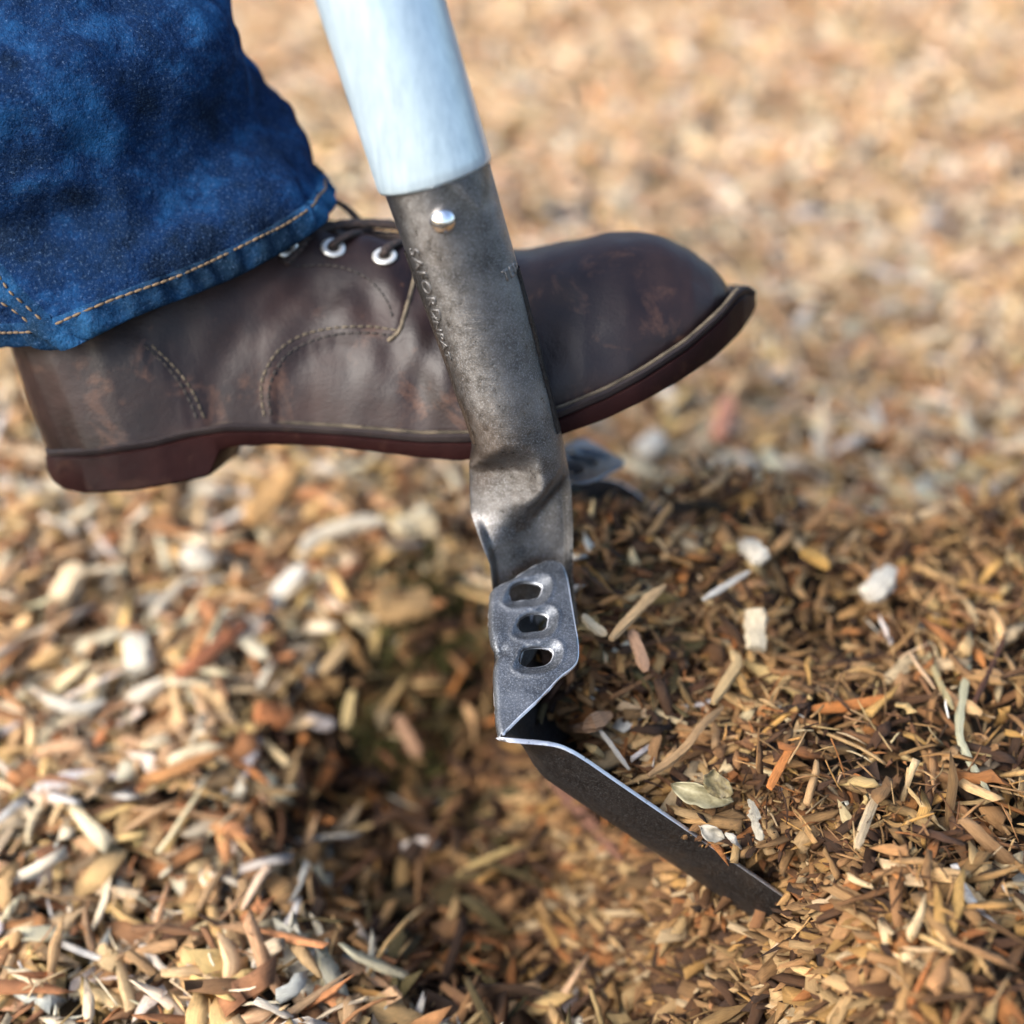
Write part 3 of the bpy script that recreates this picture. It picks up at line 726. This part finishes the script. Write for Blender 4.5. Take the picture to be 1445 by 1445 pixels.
strip('wood_chip', 'large rounded white chip on the right part of the mound', [(1222, 842), (1240, 826), (1256, 806)], 34, 20, WHITE, .010, taper=(.55, .7))
strip('wood_chip', 'blocky cream chip standing upright in the middle of the mound', [(1066, 862), (1066, 888), (1068, 916)], 32, 14, (.50, .43, .31), .010, taper=(.9, .85))
strip('wood_splinter', 'bright orange splinter lying almost level on the right mound', [(1145, 1000), (1180, 998), (1220, 992), (1258, 983)], 16, 8, ORG, .010, 'splinter', taper=(.4, .3))
strip('wood_splinter', 'short orange red splinter pointing up near the dry leaf', [(1086, 1112), (1102, 1080), (1120, 1050)], 13, 7, ORG, .009, 'splinter', taper=(.8, .2))
strip('wood_splinter', 'pale straight splinter at the lower edge of the mound', [(1210, 1196), (1224, 1155), (1242, 1108)], 14, 8, (.62, .48, .30), .010, 'splinter')
strip('plant_strand', 'long pale green curved strand at far right of the mound', [(1370, 925), (1360, 975), (1354, 1035), (1372, 1080), (1396, 1118)], 12, 6, (.50, .48, .32), .010, 'strand', taper=(.3, .3))
strip('twig', 'thin dark twig sticking up beside the pale strand', [(1420, 892), (1402, 935), (1376, 990)], 7, 6, (.10, .04, .02), .016, 'twig', taper=(.3, .8))
strip('wood_chip', 'bent tan chip shaped like a hook on the mound', [(1006, 992), (1024, 962), (1040, 936), (1032, 918)], 15, 9, (.48, .34, .17), .010)
strip('wood_chip', 'broad brown chip lying in the scoop behind the blade edge', [(786, 1034), (820, 1026), (862, 1008)], 26, 12, (.28, .17, .10), .004)
strip('wood_splinter', 'thin grey sliver lying in the scoop of the blade', [(846, 1030), (866, 1056), (888, 1086)], 8, 4, GREY, .007, 'splinter')
strip('wood_splinter', 'forked brown splinter reaching from the blade up the mound', [(915, 1095), (960, 1062), (990, 1025), (1020, 998)], 12, 8, (.38, .24, .12), .007, 'splinter')
strip('wood_splinter', 'narrow tan shaving along the blade shoulder', [(805, 1046), (830, 1052), (852, 1068)], 13, 5, (.62, .44, .20), .001, 'splinter')
strip('wood_chip', 'ochre chip near the crest of the mound', [(1130, 778), (1150, 786), (1170, 802)], 18, 10, (.52, .30, .08), .009)
strip('wood_splinter', 'slim grey splinter above the cream chip on the mound', [(992, 846), (1025, 826), (1058, 806)], 9, 5, (.52, .50, .46), .014, 'splinter')
strip('wood_chip', 'pinkish brown chip leaning beside the long tan splinter', [(890, 890), (902, 918), (912, 948)], 18, 9, (.40, .24, .15), .009)
strip('wood_chip', 'pale brown chip at the right end of the mound', [(1250, 960), (1272, 945), (1292, 926)], 22, 10, (.50, .38, .22), .010)
strip('wood_chip', 'wide flaky tan chip in front of the orange splinter', [(1150, 975), (1178, 968), (1205, 972)], 26, 7, (.48, .34, .20), .006, taper=(.3, .4))
strip('wood_splinter', 'pale reedy splinter pointing down in the right mound', [(1310, 920), (1325, 960), (1345, 1000)], 9, 6, (.46, .38, .2), .012, 'splinter')
strip('bark_strip', 'long reddish bark strip on the left mulch', [(248, 955), (290, 925), (342, 880)], 20, 12, (.40, .15, .07), .010, 'bark strip', taper=(.6, .8))
strip('wood_chip', 'pale pointed chip joined to the left end of the red bark strip', [(180, 988), (205, 976), (232, 962)], 24, 12, (.66, .58, .46), .009)
strip('wood_chip', 'white oval chip under the boot heel', [(258, 780), (278, 788), (300, 794)], 32, 18, WHITE, .012, taper=(.6, .6))
strip('wood_chip', 'squarish white chip left of the red bark strip', [(192, 900), (194, 928), (196, 948)], 40, 20, (.60, .56, .46), .010, taper=(.8, .7))
strip('wood_chip', 'white crescent chip at the left edge of the mulch', [(66, 984), (90, 996), (120, 998), (148, 990)], 17, 10, WHITE, .012, taper=(.4, .4))
strip('wood_chip', 'large cream chip below the boot heel at left', [(80, 846), (95, 822), (112, 798)], 34, 14, (.72, .56, .36), .012, taper=(.7, .6))
strip('wood_chip', 'orange brown chunk in front of the dug hole', [(362, 1004), (388, 1008), (408, 1018)], 34, 14, (.50, .19, .07), .010, taper=(.7, .5))
strip('wood_chip', 'pinkish white chip beside the orange brown chunk', [(432, 1016), (452, 1020), (472, 1022)], 18, 10, (.72, .62, .56), .010)
strip('wood_chip', 'long golden brown chip below the boot arch', [(352, 736), (380, 700), (412, 662)], 38, 14, (.52, .30, .12), .014, taper=(.5, .6))
strip('bark_strip', 'long grey strip curving towards the shovel on the left mulch', [(425, 778), (450, 755), (500, 738), (545, 735)], 22, 12, (.58, .52, .42), .014, 'bark strip')
strip('wood_chip', 'grey white chip at the upper edge of the dug hole', [(388, 842), (405, 822), (430, 800)], 26, 12, (.70, .66, .58), .014, taper=(.6, .4))
strip('wood_chip', 'broad tan slab on the shaded wall of the dug hole', [(530, 860), (570, 852), (606, 848)], 56, 16, (.40, .25, .11), .006, taper=(.7, .8))
strip('wood_chip', 'cream chunk lying beside the socket at the top of the hole', [(555, 745), (585, 740), (615, 742)], 36, 16, (.74, .60, .38), .016, taper=(.6, .8))
strip('wood_chip', 'tan chip leaning on the left wall of the hole', [(455, 950), (475, 925), (492, 905)], 20, 10, (.48, .33, .17), .010)
strip('wood_splinter', 'narrow yellowish splinter standing in front of the hole', [(488, 1028), (492, 1000), (498, 975)], 15, 8, (.50, .38, .18), .010, 'splinter')
strip('wood_splinter', 'red brown splinter left of the lower end of the blade', [(560, 1010), (576, 1040), (592, 1068)], 20, 9, (.34, .20, .12), .010, 'splinter')
strip('bark_strip', 'reddish root lying in the hole under the blade', [(775, 1098), (815, 1140), (850, 1180), (880, 1215)], 17, 12, (.15, .07, .045), .002, 'root')
strip('wood_chip', 'white blurred chip on the far mulch beyond the far tread', [(900, 640), (915, 630), (930, 615)], 34, 14, WHITE, .012, taper=(.6, .7))
strip('wood_chip', 'coral red chip on the far mulch right of the boot toe', [(1012, 620), (1022, 590), (1030, 560)], 26, 10, (.62, .28, .17), .014)
strip('wood_chip', 'long tan chip lying low at the left near the bottom of the mulch', [(100, 1112), (128, 1102), (152, 1096)], 24, 12, (.58, .42, .24), .010)
strip('wood_splinter', 'orange brown splinter lying level low in the left mulch', [(200, 1100), (250, 1086), (322, 1052)], 18, 9, (.50, .24, .09), .010, 'splinter')

# ---- curled dry leaves beside the blade
def leaf(name, label, c, ax1, ax2, curl, material, lift, vein=True, cat='leaf'):
    """c, ax1, ax2 in photo pixels: centre, half length vector, half width vector; curl lifts the margins"""
    g_ = ray_ground(*c); dv = g_-CAM; k = (g_.z+lift-CAM.z)/dv.z; d = PX(CAM+dv*k)[2]
    C = W(*c, d); A = R*(ax1[0]*K*d)+U*(-ax1[1]*K*d); B = R*(ax2[0]*K*d)+U*(-ax2[1]*K*d); nrm = A.cross(B).normalized()
    if nrm.dot(F) > 0: nrm = -nrm
    vs = []; nu, nv = 22, 11
    for i in range(nu):
        u = -1+2*i/(nu-1); wd = (1-abs(u)**2.2)**.75*(1+.22*noise.noise(Vector((u*3, c[1], 0))))*(1-.25*u)+.01
        for j in range(nv):
            v = -1+2*j/(nv-1)
            p = C+A*u+B*(v*wd)+nrm*(curl*(v*v*wd*1.0-.25*u*u) + .00025*math.sin(u*7+v*4) + .0012*noise.noise(Vector((u*1.6, v*1.5, c[0]))))
            if vein: p -= nrm*(.0004*math.exp(-(v/.12)**2))
            vs.append(p)
    bm, _ = sheet_solid(vs, grid_faces(nu, nv), .00035, nrm); o = bm_obj(name, bm, material); return thing(o, label, cat)
leaf('dry_leaf', 'pale curled dry leaf shaped like a small boat beside the blade edge', (992, 1120), (44, 12), (-6, 13), .0065, M['leaf'], .014)
leaf('dry_leaf', 'small brown mottled leaf standing upright behind the curled pale leaf', (1012, 1107), (-4, -20), (20, 4), .002, M['leaf_brown'], .020)
leaf('dry_leaf', 'glossy whitish leaf fragment by the lower end of the blade edge', (1006, 1176), (17, 8), (-5, 9), .002, M['leaf_pale'], .014)
strip('leaf_fragment', 'pale crinkled leaf fragment standing below the brown leaf', [(1056, 1128), (1064, 1142), (1066, 1160), (1074, 1186)], 13, 3, (.44, .40, .31), .006, 'leaf fragment', taper=(.3, .5), jag=.35)
strip('leaf_fragment', 'narrow whitish flake lying against the blade edge near its lower end', [(1024, 1176), (1038, 1186), (1046, 1198), (1062, 1206)], 13, 3, (.50, .48, .42), .003, 'leaf fragment', taper=(.3, .3), jag=.35)
leaf('dry_leaf', 'tiny red brown leaf lying against the blade edge', (975, 1153), (14, -3), (2, 5), .001, plain('red_leaf', (.20, .05, .02), (.34, .10, .04), .5), .004, False)
# moss clumps in the hole
def moss(cpx, cpy, rx, n, name):
    parts = []; c = ray_ground(cpx, cpy)
    for _ in range(n):
        x = c.x+random.gauss(0, rx); y = c.y+random.gauss(0, rx*.8); z = float(ground(x, y))+.006+random.uniform(0, .006)
        a = random.uniform(0, 6.28); l = random.uniform(.003, .008); tip = Vector((x+math.cos(a)*l, y+math.sin(a)*l, z+random.uniform(.002, .008))); b0 = Vector((x, y, z)); s_ = Vector((-math.sin(a), math.cos(a), 0))*.0009
        parts.append(([b0-s_, b0+s_, tip+s_*.4, tip-s_*.4, ], [(0, 1, 2, 3)]))
    V, Fc = join(parts); o = mesh_obj(name, V, Fc, M['moss'], None, False); o['kind'] = 'stuff'; return o
moss(600, 915, .018, 1000, 'moss'); moss(560, 1075, .012, 400, 'moss')

# ================================================================== PERSON: boot and jeans leg
person = empty('person', 'person in blue jeans and brown leather boot stepping on the far shovel tread', 'person')
E = math.radians(10); D0 = .628
ce, se = math.cos(E), math.sin(E)
YB = F*ce+U*se; ZB = -F*se+U*ce
def BW(x, y, z): return CAM + F*D0 + R*x + YB*y + ZB*z
def bz_from(px, py, y):
    k = -(py-722.5)*K; z = (k*(D0+y*ce)-y*se)/(ce+k*se); d = D0+y*ce-z*se; return (px-722.5)*K*d, z
# plan half width of the sole against photo x (near edge)
PLAN = [(66, 0.0), (67, .007), (70, .0125), (78, .019), (95, .026), (125, .032), (180, .0355), (240, .0355), (310, .033), (380, .032), (450, .034), (540, .041), (640, .0485), (740, .0525), (820, .053), (890, .051), (940, .047), (985, .040), (1020, .031), (1045, .021), (1058, .0125), (1065, .006), (1067, 0.0)]
BOT = [(66, 660), (80, 680), (100, 691), (130, 697), (200, 693), (260, 683), (306, 672), (313, 650), (320, 635), (345, 630), (400, 628), (470, 631), (540, 639), (600, 647), (650, 651), (700, 645), (750, 630), (790, 614), (850, 592), (900, 567), (950, 539), (1000, 506), (1040, 471), (1060, 446), (1067, 432)]
MIDL = [(66, 640), (80, 644), (150, 642), (230, 630), (280, 616), (330, 608), (400, 608), (500, 614), (600, 624), (665, 624), (720, 613), (790, 588), (850, 562), (900, 534), (960, 494), (1010, 450), (1035, 421), (1052, 412), (1067, 420)]
TOPL = [(66, 630), (80, 635), (150, 632), (230, 619), (280, 606), (330, 598), (400, 598), (500, 604), (600, 613), (665, 612), (720, 600), (790, 576), (850, 550), (900, 522), (960, 482), (1010, 438), (1035, 409), (1050, 402), (1067, 412)]
def smooth_tab(T, xs_, wdt=9):
    return np.array([np.mean([interp(T, x+o) for o in np.linspace(-wdt, wdt, 7)]) for x in xs_])
SX = np.concatenate([66+ (1-np.cos(np.linspace(0, math.pi/2, 14)))*50, np.linspace(122, 985, 110), 985+np.sin(np.linspace(.04, math.pi/2, 22))*82])
PW = np.array([interp(PLAN, x) for x in SX])
def sole_layer(name, top_tab, bot_tab, grow0, grow1, material, xr=None, round_=.0010):
    V = []; n = 0
    tb = smooth_tab(top_tab, SX, 6); bt = smooth_tab(bot_tab, SX, 4)
    for i, x in enumerate(SX):
        if xr and not (xr[0] <= x <= xr[1]): continue
        w0 = PW[i]; X0, zt = bz_from(x, tb[i], -w0); X1, zb = bz_from(x, bt[i], -w0)
        Xc = (x-722.5)*K*(D0-.5*w0*ce-zt*se)     # keep each cross-section straight
        a = max(0, w0+grow0); b2 = max(0, w0+grow1); r = round_
        ring = [(-a+r, zt), (-a, zt-r), (-b2, zb+r), (-b2+r, zb), (0, zb), (b2-r, zb), (b2, zb+r), (a, zt-r), (a-r, zt), (0, zt)]
        if w0 < .004: ring = [(yy*(w0/.004), zz) for yy, zz in ring]
        V += [BW(Xc, yy, zz) for yy, zz in ring]; n += 1
    f = grid_faces(n, 10, True); f.append(tuple(range(10))[::-1]); f.append(tuple((n-1)*10+j for j in range(10)))
    o = mesh_obj(name, V, f, material, boot); o.data.set_sharp_from_angle(angle=math.radians(38)); return o
# ---- boot upper
UTOP = [(24, 430), (60, 350), (120, 250), (200, 175), (300, 170), (380, 230), (430, 300), (470, 325), (520, 333), (560, 337), (640, 345), (700, 351), (740, 351.5), (780, 347), (820, 335), (860, 326), (900, 324.5), (940, 332), (980, 352), (1005, 373), (1020, 390), (1030, 408), (1035, 424)]
UPLAN = [(70, 0.0), (71, .006), (75, .012), (85, .019), (105, .026), (140, .031), (200, .0335), (300, .031), (380, .030), (450, .032), (540, .038), (640, .0445), (740, .0480), (820, .0485), (880, .0465), (930, .042), (970, .036), (1000, .0275), (1018, .0195), (1028, .011), (1032, .005), (1033.5, 0)]
QUARTER = [(0, 700), (0, 100), (470, 100), (600, 330), (584, 385), (572, 440), (562, 470), (545, 481), (480, 480), (425, 496), (395, 526), (386, 560), (392, 605), (392, 700)]
COUNTER = [(0, 700), (0, 490), (200, 484), (236, 512), (265, 550), (283, 580), (295, 605), (295, 700)]
def toe_w(x): return float(sm(560, 760, x))
def build_upper():
    sx = np.concatenate([70+(1-np.cos(np.linspace(0, math.pi/2, 20)))*60, np.linspace(134, 950, 170), 950+np.sin(np.linspace(.03, math.pi/2, 34))*83.4])
    V = []; nth = 97
    pw = np.array([interp(UPLAN, x) for x in sx])
    tp = smooth_tab(TOPL, sx, 8); ut = smooth_tab(UTOP, sx, 8)
    for i, x in enumerate(sx):
        w0 = pw[i]; _, zb = bz_from(x, tp[i]+3, -w0); _, zt = bz_from(x, ut[i], 0.0); zt = max(zt, zb+.004)
        Xc = (x-722.5)*K*(D0-.45*w0-(zb+.3*(zt-zb)*toe_w(x))*se)
        rear = 1-float(sm(150, 430, x)); toe = float(sm(560, 760, x))
        for j in range(nth):
            th = math.pi*j/(nth-1); c_, s_ = math.cos(th), math.sin(th)
            ez = 1.0*toe+.55*(1-toe); ey = .80*toe+.92*(1-toe)
            yy = -w0*math.copysign(abs(c_)**ey, c_); zr = abs(s_)**ez
            # the quarters lean inward towards the laces
            lean = (1-toe)*(1-rear)*.42+rear*.05; yy *= 1-lean*zr**1.6*(1-abs(s_)**8*.3)
            # slight bulge above the welt
            yy *= 1+.05*math.sin(min(1, zr*1.6)*math.pi)
            z = zb+(zt-zb)*zr
            xx = Xc - rear*.30*(z-zb)*1.0
            p = BW(xx, yy, z)
            q = PX(BW(xx, -abs(yy), z)); out = Vector((0, 0, 0))
            nvec = (YB*math.copysign(1, yy)*abs(c_)+ZB*s_).normalized()
            e = 0
            if inpoly(q[0], q[1], QUARTER): e += .0013*min(1, polydist(q[0], q[1], QUARTER)/4)
            if q[0] < 330 and inpoly(q[0], q[1], COUNTER): e += .0012*min(1, polydist(q[0], q[1], COUNTER)/4)
            # creases across the vamp flex line and by the ankle
            fx_ = (q[0]-610)/95; fl = math.exp(-fx_*fx_)
            e += -.0016*fl*(math.sin((q[0]-.55*q[1])*.072)+.5*math.sin((q[0]+.3*q[1])*.11))*(.3+.7*s_)
            e += -.0012*math.exp(-((q[0]-(330+.55*(480-q[1])))/16)**2)*math.exp(-((q[1]-500)/80)**2)+.0010*math.sin(q[0]*.06+q[1]*.05)*math.exp(-((q[0]-470)/70)**2)*math.exp(-((q[1]-420)/60)**2)
            e += -.0024*math.exp(-((q[0]-(430+.9*(400-q[1])))/26)**2)*math.exp(-((q[1]-415)/70)**2)
            nz = noise.noise(Vector((xx*28, yy*28, z*28)))*.0022 + noise.noise(Vector((xx*75, yy*75, z*75)))*.0008
            ends = min(1, w0/.02)
            V.append(p+nvec*((e+nz)*ends))
    return V, grid_faces(len(sx), nth)
V, Fc = build_upper()
boot = mesh_obj('boot', V, Fc, M['leather'], person)
boot['label'] = 'worn dark brown leather work boot, toe pointing right'
sole_layer('welt', TOPL, MIDL, .0012, .0006, M['welt'])
HB = [(x, y) for x, y in BOT]
sole_layer('outsole', [(x, y+1.5) for x, y in MIDL], HB, 0, -.0012, M['sole'])
ub = bvh(boot)
def on_boot(px, py, lift=0.0):
    h = hit(ub, px, py)
    if h[0] is None: return None
    n = h[1] if h[1].dot(F) < 0 else -h[1]
    return h[0]+n*lift, n
def boot_line(name, pts, rad, material, dash=None, lift=.0003, parent=None):
    C2 = catmull(pts, 10); P = [on_boot(*p, lift) for p in C2]; P = [p[0] for p in P if p]
    if dash is None:
        v, f = tube(P, rad, 6)
    else:
        parts = []; acc = 0; seg = []; on = True
        # resample
        D = [0]
        for i in range(1, len(P)): D.append(D[-1]+(P[i]-P[i-1]).length)
        def at(s):
            s = min(max(s, 0), D[-1]-1e-9)
            i = max(1, next((k for k in range(len(D)) if D[k] > s), len(D)-1)); t = (s-D[i-1])/max(1e-9, D[i]-D[i-1]); return P[i-1].lerp(P[i], t)
        s = 0
        while s+dash < D[-1]:
            pp = [at(s+dash*q) for q in (0, .3, .6, .82)]; pp[0] = pp[0]; parts.append(tube(pp, [rad*.5, rad, rad, rad*.5], 5)); s += dash
        v, f = join(parts)
    return mesh_obj(name, v, f, material, parent or boot)
# double stitched quarter edge, counter, eyestay
Q1 = [(560, 466), (520, 461), (470, 463), (425, 474), (392, 496), (372, 530), (369, 560), (374, 592)]
Q2 = [(556, 474), (520, 470), (475, 472), (432, 484), (403, 503), (384, 533), (379, 560), (384, 594)]
boot_line('stitching', Q1, .0005, M['thread'], .0034); boot_line('stitching', Q2, .0005, M['dthread'], .0034)
boot_line('stitching', [(214, 487), (248, 520), (272, 553), (291, 597)], .0005, M['thread'], .0034)
boot_line('stitching', [(204, 487), (238, 520), (263, 556), (281, 599)], .0005, M['dthread'], .0034)
boot_line('stitching', [(415, 376), (468, 375), (512, 389), (542, 418), (556, 452)], .00045, M['dthread'], .0032)
boot_line('quarter_edge', [(588, 372), (582, 405), (572, 440), (564, 466), (548, 481)], .0009, M['thread'], None, .0002)
# welt stitching: pale dusty line round the sole
C2 = []
for x in np.linspace(90, 1036, 150): C2.append(x)
parts = []; prev = None; pts = []
for x in C2:
    w0 = interp(PLAN, x); y = float(smooth_tab(TOPL, [x], 6)[0]); _, z = bz_from(x, y, -w0); pts.append(BW((x-722.5)*K*(D0-.5*w0*ce-z*se), -(w0-.0018), z+.0006))
D = 0
for i in range(len(pts)-1):
    a, b2 = pts[i], pts[i+1]
    for q in range(2): parts.append(tube([a.lerp(b2, q/2+.03), a.lerp(b2, q/2+.25), a.lerp(b2, q/2+.44)], [.0005, .0009, .0005], 5))
v, f = join(parts); mesh_obj('welt_stitching', v, f, M['thread'], boot)
v, f = tube([p-YB*(-.0006)-ZB*.0004 for p in pts], .0010, 6); mesh_obj('welt_seam', v, f, M['thread'], boot)
# eyelets
def eyelet(px, py):
    r = on_boot(px, py); 
    if not r: return
    c, n = r; t = (R-n*R.dot(n)).normalized(); q = n.cross(t); vs = []
    R0, r0 = .0037, .0015
    for i in range(28):
        a = 2*math.pi*i/28; dr = t*math.cos(a)+q*math.sin(a)
        for j in range(8):
            b_ = 2*math.pi*j/8; vs.append(c+dr*(R0+r0*math.cos(b_))+n*(.0007+r0*.55*math.sin(b_)))
    o = mesh_obj('eyelet', vs, [tuple((i*8+j, i*8+(j+1) % 8, ((i+1) % 28)*8+(j+1) % 8, ((i+1) % 28)*8+j)) for i in range(28) for j in range(8)], M['eyelet'], boot)
    vs = [c+n*.0006]+[c+(t*math.cos(a)+q*math.sin(a))*.0029+n*.0006 for a in np.linspace(0, 2*math.pi, 17)[:-1]]
    mesh_obj('eyelet_hole', vs, [(0, i+1, (i+1) % 16+1) for i in range(16)], M['dthread'], boot)
for e_ in ((403, 348), (470, 351), (543, 363), (612, 384)): eyelet(*e_)
# laces
def lace(pts, rad=.0019):
    C2 = [Vector(p) for p in catmull([tuple(p) for p in pts], 14)]; n = len(C2)
    vs = []; up = Vector((.1, .2, 1))
    for i, p in enumerate(C2):
        t = (C2[min(i+1, n-1)]-C2[max(i-1, 0)]).normalized(); a = t.cross(up).normalized(); b2 = t.cross(a)
        for j in range(12):
            th = 2*math.pi*j/12; r = rad*(1+.10*math.cos(4*(th)+i*1.1)+.06*math.cos(3*th-i*1.3)); vs.append(p+a*(r*1.1*math.cos(th))+b2*(r*.8*math.sin(th)))
    f = grid_faces(n, 12, True); f.append(tuple(range(12))[::-1]); f.append(tuple((n-1)*12+j for j in range(12)))
    return mesh_obj('lace', vs, f, M['lace'], boot)
lace([W(400, 372, .588), W(425, 345, .594), W(460, 322, .603), W(505, 316, .607), W(560, 318, .610), W(620, 330, .612)], .0026)
lace([W(440, 312, .625), W(485, 320, .620), (W(530, 330, .614)), W(580, 336, .612), W(640, 342, .615)], .0022)
for (a, b_) in (((470, 349), (508, 330)), ((543, 361), (578, 343)), ((612, 382), (640, 352))):
    p, n = on_boot(*a); q = W(b_[0], b_[1], .606)
    lace([p-n*.001, p+n*.0025, p.lerp(q, .5)+n*.0035, q+n*.001], .0018)
lace([W(452, 292, .632), W(470, 284, .628), W(492, 296, .625), W(512, 318, .618)], .0016)
# tongue between the quarters
vs = []
for i in range(24):
    t = i/23; px = 380+t*250; py = np.interp(px, [380, 430, 470, 520, 560, 640], [262, 300, 322, 331, 336, 343])+1
    for j in range(9):
        v = -1+j/4; vs.append(W(px, py, .622)+YB*(v*.017)+ZB*(-.006*v*v+.0008))
bm, _ = sheet_solid(vs, grid_faces(24, 9), .0025, ZB); bm_obj('tongue', bm, M['leather'], boot)

# ---- jeans leg
leg_up = CV(-.50, .80, -.22).normalized()
def jean_ring(s, ph):
    """s metres up from the hem, ph angle (0 = right, 90 deg = near side)"""
    C = W(210, 373, .603)+leg_up*s*1.0
    e1 = (R*.956+U*.293); a = .0815+.10*s*.45; b_ = .062+.08*s*.5
    e2 = (-F*.80 - leg_up*.59 - R*.38)
    c_, s_ = math.cos(ph), math.sin(ph)
    cc = math.copysign(abs(c_)**.90, c_); ss = math.copysign(abs(s_)**.90, s_)
    p = C+e1*(a*cc)+e2*(b_*ss)
    if s < .02: p += leg_up*(-.0045*math.exp(-((ph-1.76)/.20)**2))*(1-s/.02)
    return p
def jean_off(s, ph):
    # long folds: drape lines running round the leg and sagging
    f = .0100*math.sin(58*s+2.2*math.sin(ph*1.0+.5)+.6)*float(sm(.012, .05, s)) + .0030*math.sin(3*ph+25*s+1)*float(sm(.0, .06, s))
    f += .0022*math.sin(115*s-3*ph)*float(sm(.02, .06, s))
    n = noise.noise(Vector((ph*2.3, s*28, 1.7)))*.006 + noise.noise(Vector((ph*6, s*75, 4.1)))*.0028
    return f*1.0+n
def jean_p(s, ph, e=0.0):
    p = jean_ring(s, ph); C = jean_ring(s, 0)*.5+jean_ring(s, math.pi)*.5; o = (p-C); o -= leg_up*o.dot(leg_up); o.normalize()
    return p+o*(jean_off(s, ph)+e)
def jean_sheet(name, svals, n, ext, material, pucker=0.0):
    V, uv = [], []
    for s in svals:
        for j in range(n):
            ph = 2*math.pi*j/n; e = ext(s) if callable(ext) else ext
            if pucker: e += pucker*(.6*math.sin(ph*46+1.5*math.sin(ph*5))+.4*math.sin(ph*29+2))*math.sin(min(1, max(0, s/.0115))*math.pi)
            V.append(jean_p(s, ph, e)); uv.append((ph*.072, s))
    return V, grid_faces(len(svals), n, True), uv
NJ = 320
sv = np.concatenate([np.linspace(.0095, .16, 110), np.linspace(.163, .50, 70)])
V, Fc, uv = jean_sheet('jeans', sv, NJ, 0.0, M['denim']); jeans = mesh_obj('jeans', V, Fc, M['denim'], person, True, uv)
jeans['label'] = 'dark blue denim jeans leg with frayed hem over the boot'
# inner face of the cloth so the opening has thickness
V, Fc, uv = jean_sheet('jeans', np.linspace(.0005, .06, 14), NJ, -.0022, None); mesh_obj('lining', V, Fc, M['denim'], jeans, True, uv)
hs = [(.0006, -.0022), (-.0002, -.0010), (-.0003, .0004), (.0004, .0016), (.002, .0021), (.005, .0023), (.008, .0022), (.0098, .0020), (.0108, .0013), (.0112, 0)]
V, uv = [], []
for s, e in hs:
    for j in range(NJ*2):
        ph = math.pi*j/NJ; pk = .0023*(.6*math.sin(ph*44+1.5*math.sin(ph*5))+.4*math.sin(ph*27+2))*(1 if .001 < s < .0105 else .3)
        V.append(jean_p(max(s, 0), ph, e+pk)-leg_up*max(0, -s)); uv.append((ph*.072, s))
mesh_obj('hem', V, grid_faces(len(hs), NJ*2, True), M['denim_hem'], jeans, True, uv)
parts = []; ph = 0
while ph < 2*math.pi:
    if 1.67 < ph < 1.79: ph += .03; continue
    a = [jean_p(.0090+.0004*math.sin(ph*9), ph+q, .0034) for q in (0, .012, .024, .034)]
    parts.append(tube(a, [.0004, .0006, .0006, .0004], 5)); ph += .037
v, f = join(parts); mesh_obj('hem_stitching', v, f, M['hemthread'], jeans)
# outseam: raised ridge with a row of stitches
SEAM = 1.72
def seam_phi(s): return SEAM + 5.0*min(s, .12)
V, uv = [], []; ss_ = np.linspace(-.0002, .45, 170)
for s in ss_:
    for da, e in ((-.055, -.0003), (-.045, .0012), (-.01, .0022), (.03, .0022), (.06, .0012), (.07, -.0003)):
        V.append(jean_p(max(0, s), seam_phi(s)+da, e+(.0024 if s < .0105 else 0)+.0005*math.sin(s*900))); uv.append(((SEAM+da)*.072, s))
mesh_obj('side_seam', V, grid_faces(len(ss_), 6), M['denim_hem'], jeans, True, uv)
parts = []
for da in (-.028, .045):
    s = .012
    while s < .3:
        parts.append(tube([jean_p(s+q, seam_phi(s+q)+da, .0021) for q in (0, .001, .0021)], [.0003, .0006, .0003], 5)); s += .0034
v, f = join(parts); mesh_obj('seam_stitching', v, f, M['hemthread'], jeans)
